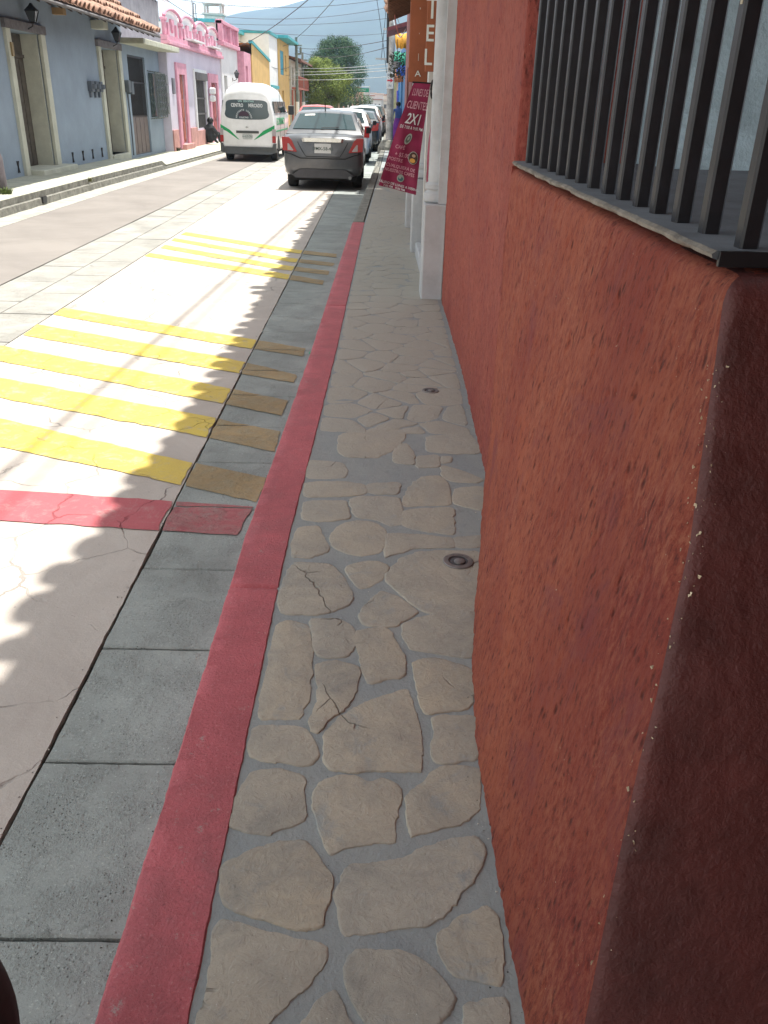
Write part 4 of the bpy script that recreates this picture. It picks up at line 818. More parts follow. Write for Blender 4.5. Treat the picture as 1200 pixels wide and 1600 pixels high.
# gate
gx = XB-.07; q = B()
for k in range(2):
    ya = 24.97+k*.89; yb_ = ya+.87
    q.box(gx, gx+.03, ya, yb_, .19, 1.12); q.box(gx, gx+.04, ya, ya+.035, .19, 2.6); q.box(gx, gx+.04, yb_-.035, yb_, .19, 2.6)
lo = B(); lo.box(gx-.01, gx+.02, 24.97, 26.73, .18, 1.12); lo.box(gx+.021, gx+.03, 25.40, 25.42, .2, 1.1); lo.box(gx+.021, gx+.03, 25.84, 25.87, .2, 1.1); lo.box(gx+.021, gx+.03, 26.28, 26.30, .2, 1.1)
gate = thing('iron_gate', 'double iron gate of dark bars over grey-brown panels at the end of the blue house', 'gate', (gx, 25.85, .17))
a = lo.build('panel', simple('grey_brown_metal', (.16, .125, .12), .6, .2), gate); a.location = -gate.location
q = B()
for k in range(17):
    y = 25.0+k*.108; q.tube([(gx+.01, y, 1.12), (gx+.01, y, 2.6)], .012, 5)
q.box(gx, gx+.03, 24.97, 26.73, 1.95, 1.99); q.box(gx, gx+.03, 24.97, 26.73, 2.57, 2.61); q.box(gx, gx+.03, 24.97, 26.73, 1.12, 1.16)
a = q.build('bars', M_steel, gate); a.location = -gate.location
q = B(); q.box(gx-.12, gx-.08, 24.96, 26.74, .2, 2.61); a = q.build('dark_backing', M_black, gate); a.location = -gate.location
# canopy slab over the gate and iron window cage beyond it
q = B(); q.box(XB, XB+.62, 24.35, 28.6, 2.84, 2.97, bev=.01); q.build('canopy_slab', simple('pale_canopy', (.50, .50, .40), .9, .2), bh)
cg = thing('window_cage', 'ornate scrolled iron window cage bulging from the dark blue end wall', 'window grille', (XB, 27.6, 1.1))
q = B()
for i in range(4):
    for j in range(6):
        y = 26.95+.17+i*.30; z = 1.12+.1+j*.19; r = .085; q.tube([(XB+.22, y+r*cos(t), z+r*sin(t)) for t in [2*pi*k/12 for k in range(13)]], .012, 5)
        q.tube([(XB+.22, y+.04*cos(t), z+.04*sin(t)) for t in [2*pi*k/8 for k in range(9)]], .010, 5)
for y in (26.95, 27.25, 27.55, 27.85, 28.15): q.tube([(XB, y, 1.05), (XB+.22, y, 1.1), (XB+.22, y, 2.25), (XB, y, 2.3)], .014, 5)
for z in (1.1, 2.25): q.tube([(XB+.22, 26.95, z), (XB+.22, 28.15, z)], .016, 5)
a = q.build('scrollwork', simple('grey_iron', (.13, .15, .15), .6), cg); a.location = -cg.location
q = B(); q.box(XB+.01, XB+.03, 27.0, 28.1, 1.1, 2.25); a = q.build('pane', glass('dark_window', (.05, .07, .07)), cg); a.location = -cg.location
for i in range(4):
    q = B(); q.disc((XB+.24, 0, 0), .13, 'x', .03); a = q.build('rosette', simple('grey_iron_leaf', (.25, .26, .27), .7), cg); a.location = (0-XB, 28.22-27.6, .2+i*.27); a.data.transform(Matrix.Identity(4))
ex = lambda y: lin([(4, -5.45), (18, -5.55), (24.6, -5.66)], y)
eave(bh, 'roof_tiles', 4.2, 24.55, -5.55, XB, 3.06, -1, 9, .8, ex, 3.6, pitch=.23, slope=.60)
q = B(); q.tube([(ex(y)+.0, y, 3.02) for y in (4.2, 12, 18, 24.6)], .03, 6); q.build('fascia', simple('grey_fascia', (.16, .15, .15), .8), bh)
q = B(); q.box(XB, XB+.30, 22.1, 22.45, 3.0, 3.18, bev=.01); q.build('beam_end', M_beige, bh)
q = B(); q.box(XB+.0, XB+.22, 19.6, 19.8, 3.08, 3.2); q.build('beam_end', simple('orange_wood', (.35, .22, .10), .8), bh)
for c in bh.children: c.location = -bh.location

# ================================================================ pink and white house
M_lav = simple('lavender_white_wall', (.60, .56, .66), .88, .10, 1.2, .3, 30, grime=.10); M_pink = simple('pink_trim_paint', (.64, .31, .40), .85, .18, 4, .3, 40, grime=.15); M_pinkd = simple('salmon_plinth', (.52, .27, .25), .9, .2, 3, .3, 40, grime=.3); M_whi = simple('white_house_wall', (.70, .71, .72), .88, .08, 2)
M_salm = simple('salmon_door', (.40, .13, .09), .6, .3, 4); M_dshut = simple('dark_shutter', (.10, .095, .095), .6, .3, 8)
ph = thing('pink_house', 'white and pink house with a scalloped balustraded parapet past the blue house', 'house', (-6.4, 32, .12))
XP = -6.4; G = .12
b = B(); facade(b, XP, 28.46, 37.9, .0, 3.06, [(29.75, 30.6, .28, 2.30), (32.35, 34.3, .66, 2.42), (35.3, 36.6, .2, 2.18)], .07, 1)
b.build('wall', M_lav, ph)
b = B(); b.box(XP+.003, XP+.05, 28.47, 29.2, .05, .72, bev=.005); b.box(XP+.003, XP+.05, 31.15, 32.3, .05, .72, bev=.005); b.box(XP+.003, XP+.05, 32.3, 34.5, .05, .60, bev=.005); b.build('plinth', M_pinkd, ph, split=True)
def surround(y0, y1, z0, z1, w_, mat, x=XP, nm='door_surround', side=True):
    q = B(); q.box(x+.003, x+.07, y0-w_, y0, z0, z1+w_, bev=.006); q.box(x+.003, x+.07, y1, y1+w_, z0, z1+w_, bev=.006); q.box(x+.003, x+.068, y0, y1, z1, z1+w_); return q.build(nm, mat, ph, split=True)
surround(29.75, 30.6, .15, 2.30, .32, M_pink); surround(32.35, 34.3, .66, 2.42, .12, M_whi, nm='window_surround'); surround(35.3, 36.6, .13, 2.18, .30, M_pink)
def pdoor(y0, y1, z0, z1, mat, x=XP-.03, nm='door'):
    q = B(); q.box(x-.03, x, y0+.002, y1-.002, z0+.002, z1-.002); n = 3
    for i in range(2):
        for j in range(n): q.box(x+.001, x+.02, y0+.06+i*(y1-y0)/2, y0+(i+1)*(y1-y0)/2-.05, z0+.1+j*(z1-z0)/n, z0+(j+1)*(z1-z0)/n-.06, bev=.005)
    return q.build(nm, mat, ph)
pdoor(29.75, 30.6, .28, 2.30, M_salm); pdoor(35.3, 36.6, .2, 2.18, simple('red_door', (.36, .09, .09), .6, .3, 5))
q = B(); q.box(XP-.065, XP-.05, 32.35, 34.3, .66, 2.42)
for k in range(9): q.tube([(XP-.02, 32.45+k*.21, .68), (XP-.02, 32.45+k*.21, 2.15)], .018, 5)
q.box(XP-.04, XP, 32.36, 34.29, 1.1, 1.16); q.box(XP-.04, XP, 32.36, 34.29, 1.6, 1.66); q.box(XP-.1, XP+.12, 32.30, 34.35, 2.20, 2.44, bev=.01); q.build('shutter', M_dshut, ph)
q = B(); q.box(XP, XP+.20, 29.5, 30.9, .1, .27, bev=.01); q.build('doorstep', M_pinkd, ph)
# parapet with hanging scallops and balusters
b = B(); b.box(XP-.10, XP+.16, 28.3, 37.9, 3.06, 3.16, bev=.01); b.box(XP-.1, XP+.10, 28.3, 37.9, 3.165, 3.30)
b.build('cornice', M_pink, ph)
b = B(); b.box(XP-.12, XP-.06, 28.3, 37.9, 3.31, 3.62); b.build('parapet_panel', M_whi, ph)
def module(y, L=2.3, zb=3.31, ztop=4.10, x=XP):
    q = B(); q.box(x-.08, x+.02, y-.12, y+.12, zb, ztop-.42, bev=.01); q.box(x-.10, x+.05, y-.16, y+.16, ztop-.42, ztop-.34, bev=.01)
    for k in range(3):
        yy = y+.55+k*.55; z1 = ztop-.12-.12*abs(k-1)
        if k != 1: q.box(x-.06, x+.0, yy-.10, yy+.10, zb, z1-.20)
        else: q.prism([(yy-.17, z1-.2), (yy-.19, zb+.42), (yy-.12, zb+.20), (yy, zb+.10), (yy+.12, zb+.20), (yy+.19, zb+.42), (yy+.17, z1-.2)], 'x', x-.06, x+.01)
    q.build('baluster', M_pink, ph, split=True)
    q = B(); pts = []
    for i in range(21):
        s = i/20; pts.append((x, y+L*s, ztop-.30+.24*max(0, math.sin(pi*s))**.5)); 
    q.tube(pts, .05, 6); q.build('scalloped_coping', M_pink, ph, smooth=50)
    q = B(); P = [(p[1], p[2]) for p in pts]+[(y+L, zb+.30), (y, zb+.30)]; q.prism(P, 'x', x-.12, x-.07); q.build('parapet_field', M_whi, ph)
for k in range(4): module(28.55+k*2.3)
q = B(); q.box(XP-.14, XP+.30, 31.3, 33.2, 3.32, 3.37); q.box(XP-.14, XP+.30, 34.9, 36.6, 3.32, 3.37); q.build('shelf', M_whi, ph, split=True)
# second, taller half
b = B(); facade(b, -6.35, 37.92, 42.2, 0, 3.55, [(38.4, 39.2, 1.3, 2.5)], .2, 1); b.build('wall', M_whi, ph)
b = B(); b.box(-6.5, -6.2, 37.92, 42.2, 3.552, 3.7, bev=.01); b.box(-6.5, -6.25, 37.92, 38.25, 3.702, 4.45, bev=.01); b.box(-6.5, -6.25, 40.0, 40.2, 3.7, 4.4, bev=.01); b.box(-6.5, -6.25, 41.9, 42.2, 3.7, 4.3, bev=.01); b.box(-6.52, -6.22, 37.92, 42.2, 4.30, 4.42, bev=.01)
for yy in (38.6, 39.0, 39.4, 40.5, 40.9, 41.4): b.lathe(-6.38, yy, [(.04, 3.7), (.09, 3.8), (.05, 4.05), (.07, 4.3)], 8)
b.box(-6.34, -6.27, 38.3, 39.3, 1.2, 1.3); b.build('balustrade', M_pink, ph, smooth=40)
b = B(); b.box(-6.5, -6.42, 37.92, 42.2, 3.7, 4.3); b.build('balustrade_backing', M_whi, ph)
b = B(); b.box(-6.56, -6.53, 38.4, 39.2, 1.3, 2.5); b.build('window', M_dshut, ph)
# set back upper floor and its roofs
b = B(); b.box(-12, -8.6, 29, 37.5, 3.0, 4.95); b.build('upper_wall', simple('grey_block_wall', (.32, .32, .32), .9, .2, 3, grime=.4), ph)
b = B(); tiles(b, 28.8, 37.8, -8.2, 5.02, -1, slope=.3, run=3, pitch=.24, wob=1); b.build('upper_roof', M_tile, ph, smooth=50)
b = B(); b.box(-8.35, -8.22, 28.8, 37.8, 4.93, 5.0); b.build('upper_fascia', M_whi, ph)
for c in ph.children: c.location = -ph.location
lamp(40.6, 2.55, 'black iron lantern on the white wall above the van', -6.35)
q = B(); q.box(0, .22, -.1, .1, .02, .25, bev=.04); q.box(0, .2, -.12, .12, -.22, .0, bev=.04); o = q.build('wall_light_globes', M_whi, smooth=40); o.location = (XP+.07, 34.85, 1.75); tag(o, 'pair of white rounded boxes mounted beside the red door of the pink house', 'lamp')
q = B(); q.box(0, .05, -.12, .12, -.22, .22, bev=.01); o = q.build('letter_box', simple('grey_box', (.16, .16, .18), .6)); o.location = (XP, 29.0, 1.95); tag(o, 'small grey box on the white wall left of the pink door frame', 'letter box')
# bollard-like stone post at the frame edge on the left pavement
q = B(); q.lathe(0, 0, [(.12, 0), (.13, .05), (.12, .5), (.08, .62), (.01, .64)], 14); o = q.build('stone_post', simple('purple_grey_stone', (.16, .14, .15), .9, .3), smooth=50); o.location = (-5.83, 13.75, .235); tag(o, 'short purple-grey stone post at the left edge of the far pavement', 'post')
def weeds(x, y, z, n, h, label, col=(.10, .14, .035)):
    q = B(); rr = random.Random(int(x*100+y*10))
    for i in range(n):
        a = rr.uniform(0, 2*pi); r = rr.random()*.09; l = h*rr.uniform(.5, 1); d = Vector((cos(a)*.5, sin(a)*.5, 1)).normalized(); p0 = Vector((r*cos(a), r*sin(a), 0)); s = Vector((-sin(a), cos(a), 0))*.008
        q.add([p0-s, p0+s, p0+d*l*.6+s*.8, p0+d*l+Vector((cos(a), sin(a), -.3))*l*.2, p0+d*l*.6-s*.8], [(0, 1, 2, 3, 4)])
    o = q.build('weed_tuft', simple('weed_green', col, .8, .4, 30)); o.location = (x, y, z); tag(o, label, 'weeds', 'weed tufts along the left pavement')
weeds(-5.68, 13.6, .235, 90, .14, 'yellow-green weed tuft at the foot of the stone post'); weeds(-5.45, 16.9, .16, 60, .10, 'weed tuft growing from the middle of the old kerb', (.16, .16, .07)); weeds(-6.32, 28.7, .12, 60, .16, 'dark weed tuft where the blue and pink houses meet', (.05, .055, .03))

# ================================================================ buildings further up on the left
M_och = simple('ochre_wall', (.58, .38, .14), .85, .15, 1.5, .3, 20, grime=.15); M_tealp = simple('teal_trim', (.05, .33, .38), .7); M_cream = simple('cream_wall', (.58, .57, .50), .85, .15, 1.5, grime=.2)
yh = thing('yellow_house', 'ochre and white two storey house with teal cornices behind the van', 'house', (-6, 50, .1))
b = B(); facade(b, -6.0, 44.4, 51.4, 0, 3.5, [], .2, 1); b.add([(-6, 44.4, 3.5), (-6, 51.4, 3.5), (-6, 44.4, 4.0), (-9, 44.4, 4.0), (-9, 51.4, 3.5)], [(0, 1, 2), (2, 1, 4, 3)]); b.build('low_wall', M_och, yh)
b = B(); b.rings([[(-5.94, 44.35, 4.0), (-6.12, 44.35, 4.0), (-6.12, 44.35, 4.12), (-5.94, 44.35, 4.12)], [(-5.94, 51.4, 3.5), (-6.12, 51.4, 3.5), (-6.12, 51.4, 3.62), (-5.94, 51.4, 3.62)]]); b.build('low_cornice', M_tealp, yh)
b = B(); facade(b, -6.0, 51.45, 55.6, 0, 4.85, [(52.2, 54.6, .1, 2.0)], .2, 1); b.build('middle_wall', M_whi, yh)
b = B(); b.box(-5.98, -5.9, 51.6, 55.3, 2.25, 2.4); b.build('middle_ledge', M_tealp, yh)
b = B(); b.box(-6.25, -6.18, 52.2, 54.6, .1, 2.0); b.build('shop_door', simple('brown_orange_door', (.30, .14, .05), .7), yh)
b = B(); facade(b, -5.95, 55.62, 62, 0, 4.9, [(56.6, 58.6, 3.05, 4.35), (59.4, 60.2, 3.3, 4.2), (57.2, 58.4, .1, 2.2)], .12, 1); b.build('high_wall', M_och, yh)
b = B(); b.box(-6.08, -5.98, 56.6, 58.6, 3.05, 4.35); b.build('shutter', simple('teal_shutter', (.02, .26, .38), .6), yh)
b = B(); b.box(-6.06, -6.02, 59.4, 60.2, 3.3, 4.2); b.build('window', glass('far_glass', (.2, .22, .24)), yh)
b = B(); b.box(-7.6, -5.35, 55.4, 62.6, 4.905, 5.05); b.box(-9, -5.9, 51.4, 55.38, 4.855, 4.98); b.build('cornice', M_tealp, yh)
b = B(); b.box(-12, -7.5, 43.5, 51.4, 3.2, 4.72); b.build('set_back_wall', M_cream, yh); b = B(); b.box(-12, -7.3, 43.3, 51.39, 4.722, 4.86); b.build('set_back_cornice', M_tealp, yh)
b = B(); facade(b, -6.05, 42.22, 44.38, 0, 3.55, [(42.6, 43.3, 1.9, 3.0)], .15, 1); b.build('pink_wall', M_pink, yh)
b = B(); b.box(-6.22, -6.18, 42.6, 43.3, 1.9, 3.0); b.build('small_window', M_whi, yh)
for c in yh.children: c.location = -yh.location
q = B(); q.box(-.45, .45, -.45, .45, 0, 1.0); q.box(-.55, .55, -.55, .55, 1.0, 1.08)
for a_ in (-.4, .4):
    for c_ in (-.4, .4): q.box(a_-.05, a_+.05, c_-.05, c_+.05, 1.08, 1.45)
q.box(-.5, .5, -.5, .5, 1.45, 1.52); o = q.build('chimney', simple('pink_white_chimney', (.62, .52, .50), .9)); o.location = (-8.4, 56, 4.4); tag(o, 'square pinkish white chimney with an open top on the roofs behind the pink parapet', 'chimney')
o.location = (-8.6, 50.0, 4.5)
ch = thing('balcony_house', 'narrow house with brown eave and reddish balconies past the yellow house', 'house', (-5.9, 66, .1))
b = B(); facade(b, -5.9, 62.6, 73, 0, 4.1, [(63.4, 64.6, 2.6, 3.7), (66, 67.4, 2.6, 3.7), (69.5, 71, 2.6, 3.7), (63.6, 65, .1, 2.1), (67, 69, .1, 2.1)], .2, 1); b.build('wall', M_cream, ch)
b = B(); b.box(-6.15, -6.1, 63, 72, .1, 3.8); b.build('doors', M_wood, ch)
b = B(); b.box(-5.9, -5.45, 63, 72.5, 2.36, 2.48)
for k in range(20): b.box(-5.5, -5.46, 63+k*.5, 63.06+k*.5, 2.48, 3.1)
b.box(-5.52, -5.44, 63, 72.6, 3.1, 3.16); b.box(-5.88, -5.80, 62.7, 63.2, .1, 2.3); b.box(-5.88, -5.8, 65.2, 66.6, .1, 2.3); b.box(-5.88, -5.8, 69.2, 72.8, .1, 2.3); b.build('balcony', simple('terracotta_paint', (.42, .14, .10), .8), ch)
b = B(); b.rings([[(-5.2, y, 4.15), (-9, y, 5.0), (-9, y, 4.9), (-5.2, y, 4.02)] for y in (62.6, 73.2)]); b.build('roof', simple('brown_roof', (.20, .09, .06), .8), ch)
for c in ch.children: c.location = -ch.location
# ================================================================ vehicles
def carpaint(name, col, metal=.0, coat=1, rough=.35):
    m, t, p = newmat(name); v = coords(t); c = mixc(t, ramp(t, noi(t, v, 3, 6, .7), .4, .75, 0, .25), col, (.22, .20, .17)); t.links.new(c, p.inputs['Base Color'])
    p.inputs['Metallic'].default_value = metal; p.inputs['Roughness'].default_value = rough; p.inputs['Coat Weight'].default_value = coat*.5; p.inputs['Coat Roughness'].default_value = .08; return m
M_glassc = glass('car_glass', (.02, .04, .044), .05); M_red = flat('red_tail_lens', (.33, .012, .012), .2); M_clear = flat('clear_lens', (.36, .32, .32), .2); M_chrome = simple('chrome_strip', (.62, .62, .60), .18, .1, 5, metal=1)
M_plate = flat('plate_white', (.62, .63, .62), .5); M_under = simple('underbody_black', (.012, .012, .012), .9); M_pchar = flat('plate_print', (.04, .08, .06), .6)
M_wheel = simple('grey_wheel_rim', (.30, .30, .31), .4, metal=.6)
def mirror_ring(half, y):
    """half profile (x>=0) bottom centre to top centre -> closed ring"""
    r = [(x, y, z) for x, z in half]; l = [(-x, y, z) for x, z in reversed(half) if x > 1e-6]; return r+l
def wheel(parent, x, y, r=.30, w=.19, out=1):
    q = B(); pr = [(r*.62, -w/2), (r*.93, -w/2), (r, -w/2+.025), (r, w/2-.025), (r*.93, w/2), (r*.62, w/2)]
    q.lathe(0, 0, pr, 28, cap=False); tw_ = q.build('tyre', M_rubber, None, smooth=40)
    for g_ in range(3): pass
    q = B(); q.lathe(0, 0, [(r*.63, -w*.3), (r*.60, w*.40), (r*.5, w*.30), (r*.2, w*.36), (.01, w*.36)], 20, cap=False); rm = q.build('rim', M_wheel, None, smooth=40)
    wh = bpy.data.objects.new('wheel', bpy.data.meshes.new('wheel')); C.objects.link(wh)
    bb = B(); bb.lathe(0, 0, [(r*.64, -w*.35), (r*.2, -w*.2), (.01, -w*.2)], 20, cap=False); me = bb.build('wheel', M_under); d = me.data; bpy.data.objects.remove(me); wh.data = d
    wh.parent = parent; wh.location = (x, y, r); wh.rotation_euler = (0, pi/2*out, 0); tw_.parent = wh; rm.parent = wh; return wh
def panelq(q, pts, d, m=0):   # thin slab from a quad/polygon pts (front), pushed back by vector d
    q.rings([[tuple(Vector(p)) for p in pts], [tuple(Vector(p)+Vector(d)) for p in pts]], m)
def sedan(name, label, loc, rz, pm, L=4.4, hw=.86, H=1.5, cat='car', detail=2, trunk=True, suv=False, group=None, plate='DMX-58-41'):
    c = thing(name, label, cat, loc, rz, group)
    zs_ = H/1.5; dk = 1.03 if not suv else 1.02
    q = B(); secs = [(0.0, .42, .86, .70, .93), (.05, .30, .95, .80, .985), (.30, .24, 1.0, .87, dk), (1.0, .22, 1.0, .88, dk+.01), (2.2, .21, 1.0, .86, .98), (3.3, .21, .99, .84, .93), (4.05, .23, .93, .78, .80), (4.33, .30, .84, .70, .68), (4.4, .40, .78, .62, .58)]
    rs = []
    for y, zb, ws, wt, zt in secs:
        W_ = hw*ws; rs.append(mirror_ring([(0, zb), (W_*.80, zb), (W_*.95, zb+.05), (W_, zb+.20), (W_*1.005, zb+(zt-zb)*.60), (W_*.985, zt-.10), (W_*wt/.86*.97, zt-.02), (W_*.55, zt+.012), (0, zt+.02)], y*L/4.4))
    q.rings(rs, cap=True); body = q.build('body', pm, c, smooth=60)
    # cabin
    q = B()
    if trunk: gs = [(.55, dk-.03, .83, dk), (.62, dk-.03, .83, dk+.05), (1.18, dk-.03, .83, H-.055), (1.50, dk-.03, .83, H-.01), (2.1, .98, .82, H), (2.7, .96, .82, H-.03), (3.0, .95, .81, H-.12), (3.62, .90, .76, .99), (3.68, .90, .76, .95)]
    else: gs = [(.10, dk-.03, .84, dk), (.14, dk-.03, .84, dk+.05), (.34, dk-.03, .84, H-.06), (.60, dk-.03, .84, H-.01), (1.7, .98, .84, H), (2.6, .96, .82, H-.04), (2.9, .95, .81, H-.13), (3.5, .90, .76, .99), (3.56, .90, .76, .95)]
    rs = []
    for y, zb, wb, zt in gs:
        t_ = max(0, (zt-dk)/(H-dk)); wt = wb-.20*t_; rs.append(mirror_ring([(0, zb), (wb*hw/.86, zb), ((wb-.20*t_*.5+.01)*hw/.86, zb+(zt-zb)*.5), (wt*hw/.86+.005, zt-.03*t_), (wt*hw/.86-.06, zt), (0, zt+.03*t_)], y*L/4.4))
    q.rings(rs, cap=True); q.build('cabin', pm, c, smooth=50)
    k = hw/.86; ys = L/4.4
    # rear window panel follows the slant between stations 1 and 2
    (ya, _, _, za), (yb_, _, _, zb) = gs[1], gs[2]
    def rp(u, s, off=.012):   # u across -1..1, s up 0..1
        y = (ya+(yb_-ya)*s)*ys; z = za+(zb-za)*s; wd = (.83-.20*max(0, (z-dk)/(H-dk)))*k-.085; n = Vector((0, -(zb-za), (yb_-ya))).normalized()*off
        return Vector((u*wd, y, z+.03*(1-u*u)*max(0, (z-dk)/(H-dk)))) + n
    q = B(); q.rings([[rp(u/6, s) for u in range(-6, 7)] for s in (.10, .3, .5, .7, .93)], cap=False, close=False); q.rings([[rp(u/6, s, .001) for u in range(-6, 7)] for s in (.10, .93)], cap=False, close=False); g_ = q.build('rear_window', M_glassc, c, smooth=60)
    for sd_ in (-1, 1):
        q = B(); A_ = [(1.25 if trunk else .5, 1.05), (1.55 if trunk else .62, H-.12), (2.75, H-.15), (3.30, 1.04)]
        def sp(y, z): 
            t_ = max(0, (z-dk)/(H-dk)); return (sd_*((.83-.20*t_+.012)*k+.004), y*ys, z)
        q.add([sp(*a) for a in A_], [(0, 1, 2, 3)]); q.add([sp(2.05, 1.04), sp(2.05, H-.13), sp(2.12, H-.13), sp(2.12, 1.04)], [(0, 1, 2, 3)]) if 0 else None
        q.build('side_window', M_glassc, c)
    for sd_ in (-1, 1):
        for y in (.88, 3.52): wheel(c, sd_*(hw-.125), y*ys, .30, .20, sd_)
        q = B()
        for y in (.88, 3.52): q.prism([(y*ys+.36*cos(a), .30+.36*sin(a)) for a in [pi*k_/14 for k_ in range(15)]], 'x', sd_*(hw-.015), sd_*(hw+.006))
        q.build('wheel_arch', M_under, c)
        q = B(); q.rings([[(sd_*(hw+a), y, z) for a, z in ((.02, 1.0), (.13, 1.0), (.15, 1.07), (.13, 1.13), (.03, 1.12))] for y in (2.95*ys, 3.02*ys, 3.05*ys)]); q.build('side_mirror', M_black, c, smooth=50)
    q = B(); q.box(-hw+.12, hw-.12, .2, L-.3, .17, .30); q.build('underbody', M_under, c)
    # tail lamps
    for sd_ in (-1, 1):
        q = B(); P = [(.875, .985), (.73, .98), (.67, .93), (.565, .74), (.56, .715), (.86, .74)] if not suv else [(.86, 1.02), (.70, 1.02), (.68, .72), (.86, .72)]
        P = [(sd_*x*k, z) for x, z in P]; q.prism(P, 'y', -.018, .10); q.m = [0]*len(q.f)
        tl = q.build('tail_light', M_red, c)
        if detail > 1:
            q = B(); q.prism([(sd_*x, z) for x, z in ((.70, .865), (.675, .865), (.59, .755), (.59, .738), (.70, .748))], 'y', -.026, -.012); q.build('lens', M_clear, tl)
    q = B(); q.box(-.165, .165, -.012, .03, .70, .875); 
    textmesh(q, plate, .062, Matrix.Translation((0, -.014, .755)) @ Matrix.Rotation(pi/2, 4, 'X'), m=1, ext=.002, bold=.01); q.build('number_plate', [M_plate, M_pchar], c)
    if detail > 1:
        q = B(); q.rings([[(-.42, -.012, .955), (-.38, -.03, .975), (.38, -.03, .975), (.42, -.012, .955)], [(-.40, -.012, .90), (-.36, -.03, .905), (.36, -.03, .905), (.40, -.012, .90)]]); q.build('chrome_strip', M_chrome, c)
        q = B(); q.tube([(-.50, -.006, .90), (-.42, -.008, .75), (-.34, -.008, .635), (.34, -.008, .635), (.42, -.008, .75), (.50, -.006, .90)], .006, 5); q.tube([(-.82*k, .01, .70), (-.62, -.008, .665), (-.45, -.008, .60), (.45, -.008, .60), (.62, -.008, .665), (.82*k, .01, .70)], .008, 5); q.build('panel_gap', M_under, c)
        q = B(); q.prism([(-.62, .29), (-.45, .40), (.45, .40), (.62, .29), (.55, .235), (-.55, .235)], 'y', -.016, .12); q.build('bumper_insert', simple('dark_grey_bumper', (.05, .05, .055), .6), c)
        q = B(); q.tube([(.55, -.03, .25), (.55, .2, .25)], .035, 10); q.build('exhaust', simple('exhaust_steel', (.2, .2, .2), .4, metal=.8), c)
        q = B(); q.tube([(-.02, 1.35*ys, H), (-.02, 1.18*ys, H+.24)], [.012, .004], 6); q.build('aerial', M_black, c)
        q = B(); q.tube([rp(-.1, .12, .03), rp(.45, .16, .03)], .006, 5); q.build('wiper', M_black, c)
        q = B(); q.rings([[(x, y, z) for x in (-.30, .06)] for y, z in ((-.022, .57), (-.022, .60))], cap=False, close=False) if 0 else None
        q = B(); textmesh(q, 'DE VENTA', .04, Matrix.Translation((0, 0, 0)), ext=.001, warp=lambda v: rp(-.62+v.x*1.5, .84+v.y*2.2, .018), align='CENTER') if 0 else q.box(-.60, -.40, 0, .001, 0, .001); 
        st = B(); st.rings([[rp(u, s, .016) for u in (-.78, -.58, -.40)] for s in (.80, .88)], cap=False, close=False); st.build('sticker', M_white, c)
    return c
grey = carpaint('grey_metallic_paint', (.080, .085, .094), .35, 1, .36); whitep = carpaint('white_car_paint', (.80, .80, .79)); blackp = carpaint('dark_car_paint', (.03, .033, .038)); 
sedan('parked_car', 'grey metallic saloon seen from behind, nearest car beside the shaded kerb', (-1.105, 18.15, 0), 0, grey, hw=.80, H=1.46, L=4.3)
sedan('pickup_cab_car', 'white tall car just ahead of the grey saloon', (-1.0, 26.6, 0), R(-1), whitep, hw=.74, H=1.45, L=4.4, trunk=False, suv=True, detail=1)
bpy.data.objects['pickup_cab_car'].name = 'white_wagon'
sedan('dark_car', 'dark low car with red tail lamps parked by the utility pole', (-.80, 33.4, 0), R(-2), blackp, hw=.80, H=1.36, detail=1)
sedan('white_car', 'white car ahead of the dark low car', (-.72, 41.5, 0), R(-2), whitep, hw=.80, H=1.5, trunk=False, suv=True, detail=1)
sedan('far_dark_car', 'small dark car furthest along the kerb beyond the pole', (-.48, 49.5, 0), R(-2), carpaint('slate_car_paint', (.06, .075, .08)), hw=.82, H=1.55, trunk=False, detail=1)
sedan('red_car', 'red car whose roof shows above the grey saloon', (-2.5, 36, 0), 0, carpaint('red_car_paint', (.45, .05, .04)), hw=.82, H=1.5, detail=1)

